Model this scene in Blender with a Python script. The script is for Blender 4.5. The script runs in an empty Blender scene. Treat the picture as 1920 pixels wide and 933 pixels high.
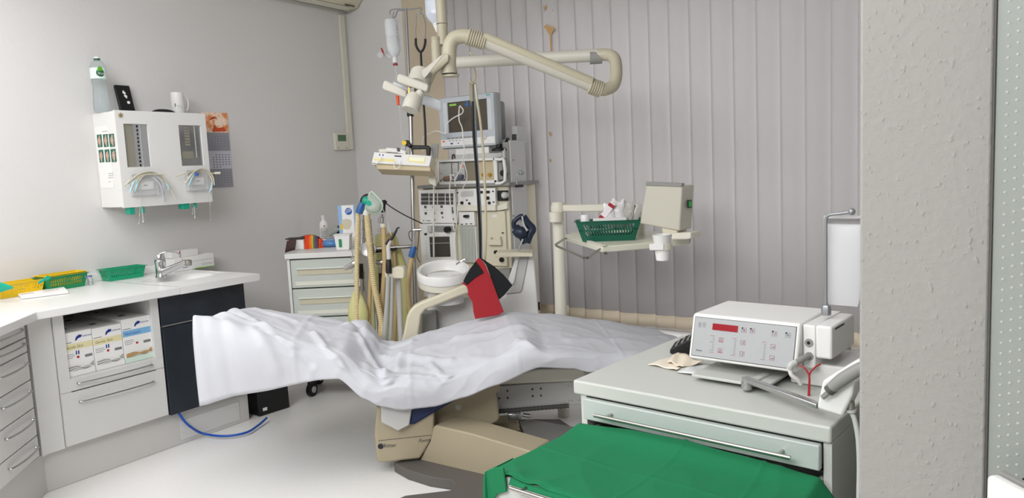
import bpy, bmesh, math, random
from mathutils import Vector, Matrix, noise
random.seed(7)
SC = bpy.context.scene
COL = SC.collection
PI = math.pi

# ------------------------------------------------------------ camera, world, lights
F = 1400.0; CX, CY = 960.0, 466.5; CAMZ = 1.45
_dn = Vector((1573 - CX, 13070.0, F)).normalized(); _up = -_dn
_v1 = Vector((1890 - CX, 361 - .047 * 1890 - CY, F))
_Y = (_v1 - _v1.dot(_up) * _up).normalized()
_X = _Y.cross(_up)
if _X.x < 0: _X = -_X
CAM = Vector((0, 0, CAMZ))
def w_(c): c = Vector(c); return Vector((_X.dot(c), _Y.dot(c), _up.dot(c)))
FWD = w_((0, 0, 1)); RGT = w_((1, 0, 0)); UPV = w_((0, -1, 0))
cd = bpy.data.cameras.new('camera'); cam = bpy.data.objects.new('camera', cd); COL.objects.link(cam)
cd.sensor_width = 36; cd.lens = 36 * F / 1920; cd.clip_start = .05
Mx = Matrix((RGT, UPV, -FWD)).transposed().to_4x4(); Mx.translation = CAM
cam.matrix_world = Mx
SC.camera = cam
SC.view_settings.view_transform = 'Standard'; SC.view_settings.look = 'None'
SC.view_settings.gamma = 1; SC.view_settings.use_curve_mapping = False
SC.view_settings.exposure = 0.0
W = bpy.data.worlds.new('world'); SC.world = W; W.use_nodes = True
W.node_tree.nodes['Background'].inputs[0].default_value = (.80, .80, .84, 1)
W.node_tree.nodes['Background'].inputs[1].default_value = 2.5
def area(name, loc, sx, sy, power, col, rot=(0, 0, 0), spread=130):
    l = bpy.data.lights.new(name, 'AREA'); l.shape = 'RECTANGLE'; l.size = sx; l.size_y = sy
    l.energy = power; l.color = col; l.spread = math.radians(spread)
    o = bpy.data.objects.new(name, l); COL.objects.link(o); o.location = loc; o.rotation_euler = rot
    return o
area('ceiling_light_left', (-3.75, .95, 2.93), .8, 1.8, 17, (.985, .99, 1), spread=150)
area('ceiling_light_middle', (-2.2, 1.15, 2.9), 2.8, 2.0, 54, (.985, .99, 1), rot=(math.radians(14), 0, 0), spread=180)
area('fill_light_entrance', (-1.2, -.9, 2.9), 2.4, 1.4, 145, (.975, .985, 1), rot=(math.radians(48), 0, math.radians(10)), spread=180)  # added fill near the entrance, no known fixture; brightens blinds, fronts and low floor

# ------------------------------------------------------------ pixel -> place helpers
def ray(px, py): return w_((px - CX, py - CY, F))
def onplane(px, py, p, n):
    d = ray(px, py); n = Vector(n); t = (Vector(p) - CAM).dot(n) / d.dot(n); return CAM + d * t
def onx(px, py, x): return onplane(px, py, (x, 0, 0), (1, 0, 0))
def ony(px, py, y): return onplane(px, py, (0, y, 0), (0, 1, 0))
def onz(px, py, z): return onplane(px, py, (0, 0, z), (0, 0, 1))
def at(px, py, d): r = ray(px, py); return CAM + r * (d / F)
def V3(*a): return Vector(a)

# ------------------------------------------------------------ materials
def lin(h):
    if isinstance(h, str):
        h = h.lstrip('#'); h = [int(h[i:i + 2], 16) / 255 for i in (0, 2, 4)]
        return [x / 12.92 if x <= .04045 else ((x + .055) / 1.055) ** 2.4 for x in h]
    return list(h)
_mats = {}
def mat(name, col, rough=.5, metal=0, trans=0, alpha=1, emit=0, bump=0, bscale=80, var=0, vscale=6, ior=1.45, spec=None, sheen=0, coat=0):
    if name in _mats: return _mats[name]
    m = bpy.data.materials.new(name); m.use_nodes = True; nt = m.node_tree; b = nt.nodes['Principled BSDF']
    c = lin(col) + [1]
    b.inputs['Base Color'].default_value = c
    b.inputs['Roughness'].default_value = rough; b.inputs['Metallic'].default_value = metal
    b.inputs['Transmission Weight'].default_value = trans; b.inputs['Alpha'].default_value = alpha
    b.inputs['IOR'].default_value = ior
    if spec is not None: b.inputs['Specular IOR Level'].default_value = spec
    if coat: b.inputs['Coat Weight'].default_value = coat
    if sheen: b.inputs['Sheen Weight'].default_value = sheen
    if emit:
        b.inputs['Emission Color'].default_value = c; b.inputs['Emission Strength'].default_value = emit
    tc = nt.nodes.new('ShaderNodeTexCoord')
    if var:
        n = nt.nodes.new('ShaderNodeTexNoise'); n.inputs['Scale'].default_value = vscale; n.inputs['Detail'].default_value = 4
        nt.links.new(tc.outputs['Object'], n.inputs['Vector'])
        mx = nt.nodes.new('ShaderNodeMix'); mx.data_type = 'RGBA'
        mx.inputs[6].default_value = [x * (1 - var) for x in c[:3]] + [1]; mx.inputs[7].default_value = [min(1, x * (1 + var)) for x in c[:3]] + [1]
        nt.links.new(n.outputs['Fac'], mx.inputs[0]); nt.links.new(mx.outputs[2], b.inputs['Base Color'])
    if bump:
        n = nt.nodes.new('ShaderNodeTexNoise'); n.inputs['Scale'].default_value = bscale; n.inputs['Detail'].default_value = 3
        nt.links.new(tc.outputs['Object'], n.inputs['Vector'])
        bp = nt.nodes.new('ShaderNodeBump'); bp.inputs['Strength'].default_value = bump; bp.inputs['Distance'].default_value = .004
        nt.links.new(n.outputs['Fac'], bp.inputs['Height']); nt.links.new(bp.outputs[0], b.inputs['Normal'])
    _mats[name] = m
    return m
wall_m = mat('painted_wall', '#d9d7d5', .85, bump=.25, bscale=45)
M = dict(
    white=mat('white_lacquer', '#e6e5e2', .35, bump=.02), lam=mat('white_laminate', '#e9e8e6', .3, var=.02, vscale=3),
    grayw=mat('light_grey_lacquer', '#dcdbd8', .4), greenw=mat('pale_green_white_lacquer', '#c3c5bf', .35),
    beige=mat('cream_plastic', '#d6cfb8', .4), cream=mat('ivory_plastic', '#dedacb', .45), tan=mat('tan_plastic', '#c4b595', .5),
    tan2=mat('tan_fabric_band', '#d9cbb4', .8), black=mat('black_plastic', '#141416', .45), dgray=mat('dark_grey_plastic', '#55544f', .6),
    mgray=mat('mid_grey_plastic', '#8f8e8a', .5), lgray=mat('light_grey_plastic', '#c3c3c0', .45), chrome=mat('chrome', '#d8d8da', .12, 1),
    steel=mat('brushed_steel', '#b5b2ad', .3, 1), dsteel=mat('dull_steel', '#9c9ea1', .45, .7), paper=mat('paper', '#eeedea', .8),
    green=mat('green_plastic', '#075a43', .4), teal=mat('teal_plastic', '#17a387', .35), yellow=mat('yellow_plastic', '#e8c21a', .4),
    green2=mat('mid_green_plastic', '#158a55', .4), blue=mat('blue_plastic', '#2f5f9a', .4), red=mat('red_plastic', '#a3222a', .4),
    orange=mat('orange_plastic', '#f0531c', .4), navy=mat('navy_leatherette', '#1d2b52', .5), ink=mat('ink', '#3a3b44', .6),
    bink=mat('blue_ink', '#23358a', .5), rink=mat('red_ink', '#b03038', .5), gink=mat('grey_ink', '#7c7c80', .6),
    hose=mat('amber_rubber', '#d6c498', .5), hose2=mat('brown_amber_rubber', '#c2a77a', .5), bag=mat('yellow_green_rubber', '#cdc98d', .45),
    glass=mat('clear_plastic', '#eef4f6', .08, trans=.9, alpha=.5), water=mat('bottle_plastic', '#dfeaec', .06, trans=.8, alpha=.65, ior=1.2),
    film=mat('clear_film', '#f3f5f6', .25, trans=.5, alpha=.35), screen=mat('dark_screen', '#4a4236', .25), dpanel=mat('dark_panel', '#4a4744', .3),
    milky=mat('milky_plastic', '#d9ddd4', .35, trans=.15), handle=mat('satin_aluminium', '#bcbcbc', .3, 1),
)
sheet_m = mat('white_cotton_sheet', '#cfd0d6', .85, bump=.08, bscale=300)
gcloth_m = mat('green_surgical_cloth', '#0e7247', .9, bump=.15, bscale=500)

# ------------------------------------------------------------ mesh builder
class MB:
    def __init__(s, T=None): s.v = []; s.f = []; s.mi = []; s.T = T or Matrix(); s.m = 0
    def add(s, vs, fs):
        k = len(s.v); s.v += [s.T @ Vector(p) for p in vs]; s.f += [tuple(i + k for i in f) for f in fs]; s.mi += [s.m] * len(fs); return s
    def box(s, x0, x1, y0, y1, z0, z1):
        return s.add([(x0, y0, z0), (x1, y0, z0), (x1, y1, z0), (x0, y1, z0), (x0, y0, z1), (x1, y0, z1), (x1, y1, z1), (x0, y1, z1)],
                     [(3, 2, 1, 0), (4, 5, 6, 7), (0, 1, 5, 4), (1, 2, 6, 5), (2, 3, 7, 6), (3, 0, 4, 7)])
    def prism(s, poly, vec):
        n = len(poly); vec = Vector(vec); a = [Vector(p) for p in poly]; b = [p + vec for p in a]
        nr = Vector((0, 0, 0))
        for i in range(n): nr += a[i].cross(a[(i + 1) % n])
        fs = [tuple(range(n)), tuple(range(2 * n - 1, n - 1, -1))] + [(i, i + n, (i + 1) % n + n, (i + 1) % n) for i in range(n)]
        if nr.dot(vec) > 0: fs = [tuple(reversed(f)) for f in fs]
        return s.add(a + b, fs)
    def path(s, pts, sub=6, closed=False):
        P = [Vector(p) for p in pts]; n = len(P); out = []
        if n < 3 or sub <= 1: return P
        for i in range(n if closed else n - 1):
            p0 = P[(i - 1) % n] if (i > 0 or closed) else P[0] * 2 - P[1]
            p1 = P[i]; p2 = P[(i + 1) % n]; p3 = P[(i + 2) % n] if (i + 2 < n or closed) else P[-1] * 2 - P[-2]
            for k in range(sub):
                t = k / sub
                out.append(.5 * ((2 * p1) + (p2 - p0) * t + (2 * p0 - 5 * p1 + 4 * p2 - p3) * t * t + (3 * p1 - p0 - 3 * p2 + p3) * t ** 3))
        if not closed: out.append(P[-1])
        return out
    def tube(s, pts, r, n=10, sub=1, closed=False, flat=1, ribs=None):
        P = s.path(pts, sub, closed)
        if ribs:      # corrugation: resample every ribs metres alternating radius
            L = [0]
            for i in range(1, len(P)): L.append(L[-1] + (P[i] - P[i - 1]).length)
            cnt = max(4, int(L[-1] / (ribs / 2))); Q = []; j = 0
            for k in range(cnt + 1):
                d = L[-1] * k / cnt
                while j < len(L) - 2 and L[j + 1] < d: j += 1
                Q.append(P[j].lerp(P[j + 1], (d - L[j]) / max(1e-9, L[j + 1] - L[j])))
            P = Q; rr = [r * (1 if k % 2 else .80) for k in range(len(P))]
        elif isinstance(r, (list, tuple)):
            m = len(P) - 1; k = len(r) - 1
            rr = []
            for i in range(len(P)):
                t = i / m * k; a = min(int(t), k - 1); rr.append(r[a] + (r[a + 1] - r[a]) * (t - a))
        else: rr = [r] * len(P)
        np_ = len(P); up = None; vs = []
        for i, p in enumerate(P):
            if closed: t = (P[(i + 1) % np_] - P[i - 1]).normalized()
            else: t = (P[min(i + 1, np_ - 1)] - P[max(i - 1, 0)])
            if t.length < 1e-9: t = Vector((0, 0, 1))
            t.normalize()
            if up is None: up = Vector((0, 0, 1)) if abs(t.z) < .9 else Vector((1, 0, 0))
            a = (up - t * up.dot(t)).normalized(); up = a; b = t.cross(a)
            for k in range(n):
                g = 2 * PI * k / n; vs.append(p + a * math.cos(g) * rr[i] + b * math.sin(g) * rr[i] * flat)
        fs = []
        for i in range(np_ if closed else np_ - 1):
            j = (i + 1) % np_
            for k in range(n): fs.append((i * n + k, i * n + (k + 1) % n, j * n + (k + 1) % n, j * n + k))
        if not closed: fs += [tuple(range(n - 1, -1, -1)), tuple(range((np_ - 1) * n, np_ * n))]
        return s.add(vs, fs)
    def cyl(s, a, b, r, n=20): return s.tube([a, b], r, n)
    def lathe(s, prof, o=(0, 0, 0), ax=(0, 0, 1), n=28, sx=1, ref=(1, 0, 0)):
        o = Vector(o); ax = Vector(ax).normalized(); a = Vector(ref); a = a - ax * a.dot(ax)
        if a.length < .1: a = Vector((0, 1, 0)); a = a - ax * a.dot(ax)
        a.normalize(); b = ax.cross(a); vs = []; fs = []
        for r, z in prof:
            for k in range(n):
                g = 2 * PI * k / n; vs.append(o + ax * z + (a * math.cos(g) * sx + b * math.sin(g)) * r)
        for i in range(len(prof) - 1):
            for k in range(n): fs.append((i * n + k, i * n + (k + 1) % n, (i + 1) * n + (k + 1) % n, (i + 1) * n + k))
        if prof[0][0] > 1e-6: fs.append(tuple(range(n - 1, -1, -1)))
        if prof[-1][0] > 1e-6: fs.append(tuple(range((len(prof) - 1) * n, len(prof) * n)))
        return s.add(vs, fs)
    def ball(s, c, r, sc=(1, 1, 1), n=16):
        c = Vector(c); vs = []; fs = []; m = n // 2
        for i in range(m + 1):
            t = PI * i / m
            for k in range(n):
                g = 2 * PI * k / n
                vs.append(c + Vector((math.sin(t) * math.cos(g) * r * sc[0], math.sin(t) * math.sin(g) * r * sc[1], math.cos(t) * r * sc[2])))
        for i in range(m):
            for k in range(n): fs.append((i * n + k, (i + 1) * n + k, (i + 1) * n + (k + 1) % n, i * n + (k + 1) % n))
        return s.add(vs, fs)
    def grid(s, fn, nu, nv):
        vs = [fn(i / nu, j / nv) for i in range(nu + 1) for j in range(nv + 1)]
        fs = [(i * (nv + 1) + j, (i + 1) * (nv + 1) + j, (i + 1) * (nv + 1) + j + 1, i * (nv + 1) + j + 1) for i in range(nu) for j in range(nv)]
        return s.add(vs, fs)
    def mesh(s, name):
        me = bpy.data.meshes.new(name); me.from_pydata([tuple(v) for v in s.v], [], s.f)
        for p, i in zip(me.polygons, s.mi): p.material_index = i
        return me

def build(name, mb, m, parent=None, bevel=0, solid=0, subd=0, fix=True, angle=38, seg=2, label=None):
    me = mb.mesh(name)
    if fix:
        bm = bmesh.new(); bm.from_mesh(me); bmesh.ops.remove_doubles(bm, verts=bm.verts, dist=1e-5)
        bmesh.ops.recalc_face_normals(bm, faces=bm.faces); bm.to_mesh(me); bm.free()
    for x in (m if isinstance(m, (list, tuple)) else [m]): me.materials.append(x)
    for p in me.polygons: p.use_smooth = True
    me.set_sharp_from_angle(angle=math.radians(angle))
    o = bpy.data.objects.new(name, me); COL.objects.link(o)
    if solid:
        q = o.modifiers.new('solid', 'SOLIDIFY'); q.thickness = solid; q.offset = 0
    if bevel:
        q = o.modifiers.new('bevel', 'BEVEL'); q.width = bevel; q.segments = seg; q.limit_method = 'ANGLE'; q.angle_limit = math.radians(40)
        q.use_clamp_overlap = True
    if subd:
        q = o.modifiers.new('subd', 'SUBSURF'); q.levels = subd; q.render_levels = subd
    if parent is not None:
        o.parent = parent
        inv = parent.get('_loc')
        o.matrix_parent_inverse = Matrix.Translation(-WORLD[parent.name])
    if label: o['label'] = label
    return o
WORLD = {}
def thing(name, label, cat, loc, group=None):
    o = bpy.data.objects.new(name, None); COL.objects.link(o); o.location = loc; o.empty_display_size = .05
    WORLD[o.name] = Vector(loc)
    o['label'] = label; o['category'] = cat
    if group: o['group'] = group
    return o
def tag(o, label, cat, group=None, kind=None):
    o['label'] = label; o['category'] = cat
    if group: o['group'] = group
    if kind: o['kind'] = kind
    return o
def struct(name, mb, m, **k):
    o = build(name, mb, m, **k); o['kind'] = 'structure'
    return o
def sub(name, mb, m, parent, **k):      # sub-part under a mesh part whose own parent is an Empty
    o = build(name, mb, m, None, **k); o.parent = parent
    root = parent.parent
    o.matrix_parent_inverse = Matrix.Identity(4) if root is not None else Matrix()
    return o
def dup(root, delta, label=None, group=None):
    r = root.copy(); COL.objects.link(r); r.location = root.location + Vector(delta)
    if label: r['label'] = label
    if group: r['group'] = group
    for ch in list(root.children):
        c = ch.copy(); COL.objects.link(c); c.parent = r; c.matrix_parent_inverse = ch.matrix_parent_inverse.copy()
        for g in ch.children:
            d = g.copy(); COL.objects.link(d); d.parent = c; d.matrix_parent_inverse = g.matrix_parent_inverse.copy()
    return r
def frame(o, ang):
    return Matrix.Translation(Vector(o)) @ Matrix.Rotation(ang, 4, 'Z')

class Plane:       # a face of a thing: origin, two in-face directions; details are laid out on it
    def __init__(s, o, u, v):
        s.o = Vector(o); s.u = Vector(u).normalized(); s.v = Vector(v).normalized(); s.n = s.u.cross(s.v).normalized()
        if s.n.dot(CAM - s.o) < 0: s.n = -s.n
    def uv(s, px, py):
        p = onplane(px, py, s.o, s.n) - s.o; return p.dot(s.u), p.dot(s.v)
    def P(s, u, v, d=0): return s.o + s.u * u + s.v * v + s.n * d
    def pt(s, px, py, d=0): a, b = s.uv(px, py); return s.P(a, b, d)
    def rect(s, mb, u0, u1, v0, v1, d0=0, d1=.002):
        return mb.prism([s.P(u0, v0, d0), s.P(u1, v0, d0), s.P(u1, v1, d0), s.P(u0, v1, d0)], s.n * (d1 - d0))
    def rpx(s, mb, x0, y0, x1, y1, d0=0, d1=.002):
        a, b = s.uv(x0, y0); c, d = s.uv(x1, y1); return s.rect(mb, min(a, c), max(a, c), min(b, d), max(b, d), d0, d1)
    def cpx(s, mb, px, py, w, h, d0=0, d1=.002):
        a, b = s.uv(px, py); return s.rect(mb, a - w / 2, a + w / 2, b - h / 2, b + h / 2, d0, d1)
    def poly(s, mb, pts, d0=0, d1=.002):
        return mb.prism([s.pt(x, y, d0) for x, y in pts], s.n * (d1 - d0))
    def disc(s, mb, px, py, r, d0=0, d1=.004, n=20):
        a, b = s.uv(px, py); return mb.cyl(s.P(a, b, d0), s.P(a, b, d1), r, n)
def text(mb, body, pl, u, v, size, d=.0006, shear=0, bold=0, align='LEFT', mi=None):
    c = bpy.data.curves.new('t', 'FONT'); c.body = body; c.size = size; c.shear = shear; c.offset = bold; c.align_x = align; c.resolution_u = 2
    o = bpy.data.objects.new('t', c); COL.objects.link(o)
    dg = bpy.context.evaluated_depsgraph_get(); me = bpy.data.meshes.new_from_object(o.evaluated_get(dg))
    vs = [pl.P(u + q.co.x, v + q.co.y, d) for q in me.vertices]; fs = [tuple(p.vertices) for p in me.polygons]
    if vs: 
        if mi is not None: mb.m = mi
        mb.add(vs, fs)
    bpy.data.objects.remove(o); bpy.data.curves.remove(c); bpy.data.meshes.remove(me)
    return mb
def interp(tab, x):
    if x <= tab[0][0]: return tab[0][1]
    for (a, b), (c, d) in zip(tab, tab[1:]):
        if x <= c:
            t = (x - a) / (c - a); t = t * t * (3 - 2 * t) * .5 + t * .5
            return b + (d - b) * t
    return tab[-1][1]

# ============================================================ ROOM
XW = -4.53
m = MB(); m.box(XW, 2.2, -2.6, 4.8, -.1, 0); 
floor_m = mat('speckled_vinyl_floor', '#efedea', .32, var=.05, vscale=55, bump=.03, bscale=30)
struct('floor', m, floor_m)
struct('ceiling', MB().box(XW, 2.2, -2.6, 4.8, 3.0, 3.1), wall_m)
struct('wall_left', MB().box(XW - .2, XW, -2.6, 4.8, 0, 3.0), wall_m)
struct('wall_front', MB().box(XW, 2.2, -2.8, -2.6, 0, 3.0), wall_m)
struct('wall_right', MB().box(2.2, 2.4, -2.8, 4.8, 0, 3.0), wall_m)
BA = math.atan(-.093)
BF = frame((XW, 4.52, 0), BA)
m = MB(BF)      # back wall with the window opening behind the blinds
m.box(-.2, 1.02, 0, .25, 0, 3); m.box(5.2, 6.9, 0, .25, 0, 3); m.box(1.02, 5.2, 0, .25, 0, .40); m.box(1.02, 5.2, 0, .25, 2.45, 3)
struct('wall_back', m, wall_m)
m = MB(BF)
for x in (1.02, 2.4, 3.8, 5.14): m.box(x, x + .06, .08, .15, .40, 2.45)
m.box(1.02, 5.2, .08, .15, .40, .46); m.box(1.02, 5.2, .08, .15, 2.39, 2.45)
wn = struct('window_1', m, M['white'], bevel=.004)
sub('window_pane', MB(BF).box(1.05, 5.18, .11, .118, .43, 2.42), mat('window_glass', '#ffffff', .02, trans=1, alpha=.3), wn)
sub('window_sill', MB(BF).box(1.0, 5.22, -.06, .079, .37, .404), M['white'], wn, bevel=.004)
m = MB(BF).box(0, 6.6, -.012, 0, 0, .07)
struct('baseboard_back', m, M['grayw'], bevel=.003)
struct('baseboard_left', MB().box(XW, XW + .012, 2.82, 4.5, 0, .07), M['grayw'], bevel=.003)
# tan painted reveal panel left of the blinds
p0 = onplane(766, 150, BF @ V3(0, 0, 0), (BF.to_3x3() @ V3(0, 1, 0))); u0 = (BF.inverted() @ p0).x
struct('trim_1', MB(BF).box(u0, u0 + .46, -.03, 0, 0, 3), mat('tan_painted_board', '#c9bba3', .7, var=.03), bevel=.003)
# partition wall end on the right, rough plaster
plaster = mat('rough_white_plaster', '#a09e99', .9)
nt = plaster.node_tree; b = nt.nodes['Principled BSDF']; tc = nt.nodes.new('ShaderNodeTexCoord')
vo = nt.nodes.new('ShaderNodeTexVoronoi'); vo.inputs['Scale'].default_value = 150; vo.feature = 'SMOOTH_F1'
mp = nt.nodes.new('ShaderNodeMapping'); mp.inputs['Scale'].default_value = (1, 1, .45)
no = nt.nodes.new('ShaderNodeTexNoise'); no.inputs['Scale'].default_value = 75; no.inputs['Detail'].default_value = 6
cr = nt.nodes.new('ShaderNodeValToRGB'); cr.color_ramp.elements[0].position = .0; cr.color_ramp.elements[1].position = .35
cr.color_ramp.elements[0].color = (1, 1, 1, 1); cr.color_ramp.elements[1].color = (0, 0, 0, 1)
mu = nt.nodes.new('ShaderNodeMath'); mu.operation = 'MULTIPLY'; ad = nt.nodes.new('ShaderNodeMath'); ad.operation = 'ADD'
cr2 = nt.nodes.new('ShaderNodeValToRGB'); cr2.color_ramp.elements[0].position = .52; cr2.color_ramp.elements[1].position = .62
bp = nt.nodes.new('ShaderNodeBump'); bp.inputs['Strength'].default_value = .55; bp.inputs['Distance'].default_value = .003
L = nt.links.new
L(tc.outputs['Object'], mp.inputs[0]); L(mp.outputs[0], vo.inputs['Vector']); L(tc.outputs['Object'], no.inputs['Vector'])
L(vo.outputs['Distance'], cr.inputs[0]); L(no.outputs['Fac'], cr2.inputs[0]); L(cr.outputs[0], mu.inputs[0]); L(cr2.outputs[0], mu.inputs[1])
L(mu.outputs[0], ad.inputs[0]); L(no.outputs['Fac'], ad.inputs[1]); L(ad.outputs[0], bp.inputs['Height']); L(bp.outputs[0], b.inputs['Normal'])
PY = 1.36
a = ony(1612, 466, PY).x; c = ony(1850, 466, PY).x
struct('wall_partition', MB().box(a, c + .004, PY, 2.9, 0, 3.0), plaster, bevel=.004)
# dotted frosted panel right of the partition
m = MB(); m.box(c + .008, .75, PY - .03, PY + .0, 0, 3.0)
panel = tag(build('dotted_panel', m, mat('frosted_panel', '#9ca19b', .35), bevel=.001), 'tall pale green frosted panel covered in small raised dots at right edge', 'panel')
panel['kind'] = 'structure'; panel.name = 'trim_2'
m = MB(); pl = Plane((0, PY - .03, 0), (1, 0, 0), (0, 0, 1)); r = 0
zz = .55
while zz < 2.1:
    for k in range(8):
        x = c + .022 + k * .0118
        z_ = zz + (.0040 * (k % 4))
        m.lathe([(.0024, 0), (.0016, .0009), (0, .0011)], (x, PY - .03, z_), (0, -1, 0), 8)
    zz += .0163
sub('raised_dot', m, mat('panel_dot', '#b3b8b2', .25), panel)['kind'] = 'stuff'
sub('panel_edge', MB().box(c + .0042, c + .0068, PY - .033, PY + .001, 0, 3.0), M['dgray'], panel)
# white box low on the right
pl = Plane((0, 1.25, 0), (1, 0, 0), (0, 0, 1))
t = thing('wall_dispenser', 'white rounded plastic box with dark slotted edge against dotted panel at lower right', 'dispenser', onz(1845, 925, .85))
F2 = frame(ony(1847, 895, 1.27), math.radians(-38)); 
z1 = ony(1847, 888, 1.27).z
m = MB(frame((F2.translation.x, F2.translation.y, 0), math.radians(-50))); m.box(.0, .34, -.0, .022, z1 - .22, z1)
build('body', m, M['white'], t, bevel=.008, seg=4)
m = MB(m.T); m.box(-.003, .345, .0225, .034, z1 - .2, z1 + .002)
rim = build('rim', m, M['mgray'], t, bevel=.002)
for k in range(9):
    q = MB(m.T); q.box(.03 + k * .033, .056 + k * .033, .0345, .06, z1 - .03, z1 + .003); build('slot', q, M['black'], t)

# ============================================================ VERTICAL BLINDS
bl_m = mat('blind_fabric', '#d9d5d3', .9, bump=.1, bscale=600)
nt = bl_m.node_tree; b = nt.nodes['Principled BSDF']; tr = nt.nodes.new('ShaderNodeBsdfTranslucent'); tr.inputs[0].default_value = (.66, .65, .66, 1)
mx = nt.nodes.new('ShaderNodeMixShader'); mx.inputs[0].default_value = .34; out = nt.nodes['Material Output']
nt.links.new(b.outputs[0], mx.inputs[1]); nt.links.new(tr.outputs[0], mx.inputs[2]); nt.links.new(mx.outputs[0], out.inputs[0])
BL = frame(BF @ V3(0, -.13, 0), BA)
bn = BL.to_3x3() @ V3(0, 1, 0)
def ublind(px, py): p = BL.inverted() @ onplane(px, py, BL.translation, bn); return p.x, p.z
t = thing('vertical_blind', 'closed off-white vertical slat blinds across the window wall with beige weighted bottom hems', 'blind', BL @ V3(.9, 0, .45))
us = ublind(838, 120)[0]
zt, zb = ublind(1180, 584)[1], ublind(1180, 606)[1]
build('head_rail', MB(BL).box(us - .03, 5.2, -.03, .03, 2.86, 2.92), M['white'], t, bevel=.003)
pitch = .125; k = 0
while us + k * pitch < 5.1:
    u = us + .045 + k * pitch; tilt = math.radians(15 + random.uniform(-3, 3)); zj = random.uniform(-.006, .006)
    sag = random.uniform(.9, 1.1)
    def sl(s, tt, z0=zt, z1=2.86, off=0):
        a = (s - .5) * .135; bow = -.015 * sag * math.cos((s - .5) * PI) + off
        return BL @ V3(u + a * math.cos(tilt) - bow * math.sin(tilt), a * math.sin(tilt) + bow * math.cos(tilt), z0 + (z1 - z0) * tt + zj)
    o = build('slat', MB().grid(sl, 8, 3), bl_m, t, solid=.0012, angle=80)
    o = sub('bottom_hem', MB().grid(lambda s, tt: sl(s, tt, zb, zt, -.0005), 8, 1), M['tan2'], o, solid=.004, angle=80)
    k += 1
# orange drip stain on the blinds
st = mat('orange_stain', '#bf9a68', .8)
m = MB(); pb = Plane(BL @ V3(0, -.035, 0), BL.to_3x3() @ V3(1, 0, 0), (0, 0, 1))
def blob(cx, cy, pts): pb.poly(m, [(cx + a, cy + b) for a, b in pts], 0, .0012)
pb.poly(m, [(1021, 48), (1026, 46), (1030, 50), (1038, 50), (1040, 53), (1036, 60), (1034, 64), (1034.5, 96), (1032, 96), (1031, 66), (1027, 60), (1024, 54), (1020, 51)])
pb.poly(m, [(1018, 12), (1024, 10), (1023, 16), (1021, 20)]); pb.poly(m, [(1035, 19), (1038, 19), (1037, 21)])
pb.poly(m, [(1029, 247), (1032, 247), (1033, 255), (1030, 254)]); pb.poly(m, [(1030, 298), (1033, 298), (1034, 303), (1031, 303)])
build('stain', m, st, t)

# ============================================================ LEFT WALL FITTINGS
t = thing('air_conditioner', 'cream wall air conditioner cut off by the top edge of the photo', 'air conditioner', onx(560, 6, XW))
za = onx(655, 18, XW + .12).z; y0 = 3.25; y1 = onx(672, 14, XW + .16).y
prof = [(XW, za + .03), (XW + .06, za), (XW + .16, za + .01), (XW + .22, za + .07), (XW + .23, za + .2), (XW + .2, 2.97), (XW, 2.97)]
build('body', MB().prism([(x, y0 - .25, z) for x, z in prof], (0, y1 - y0 + .25, 0)), M['beige'], t, bevel=.02, seg=4)
build('air_flap', MB().prism([(XW + .1, y0 - .2, za - .003), (XW + .165, y0 - .2, za + .006), (XW + .165, y1 - .1, za + .006), (XW + .1, y1 - .1, za - .003)], (0.002, 0, -.006)), M['cream'], t)
m = MB(); m.box(XW + .07, XW + .082, y0 - .2, y1 - .08, za - .003, za + .01); m.box(XW + .17, XW + .18, y1 - .16, y1 - .06, za + .012, za + .02)
build('slot', m, M['dgray'], t)
# cable duct + thermostat
d0 = onx(641, 22, XW + .01); d1 = onx(651, 280, XW + .01)
t = tag(build('cable_duct', MB().box(XW, XW + .022, d1.y + .01, d1.y + .062, d1.z, 2.75), M['cream'], bevel=.003), 'narrow cream vertical cable duct running down from the air conditioner', 'cable duct')
pw = Plane((XW + .022, 0, 0), (0, 1, 0), (0, 0, 1))
a = pw.pt(627, 249); c = pw.pt(662, 281)
t = thing('thermostat', 'cream wall thermostat with small green display beside the duct', 'thermostat', (XW, (a.y + c.y) / 2, c.z))
build('body', MB().box(XW, XW + .026, a.y, d1.y + .008, c.z, a.z), M['cream'], t, bevel=.004)
pw = Plane((XW + .026, 0, 0), (0, 1, 0), (0, 0, 1))
build('display', pw.rpx(MB(), 633, 252.5, 649, 264.5), mat('lcd_green', '#5c7a5c', .2), t)
for x, y in ((635, 277), (650, 277)): build('button', pw.cpx(MB(), x, y, .014, .006), M['gink'], t)

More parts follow.
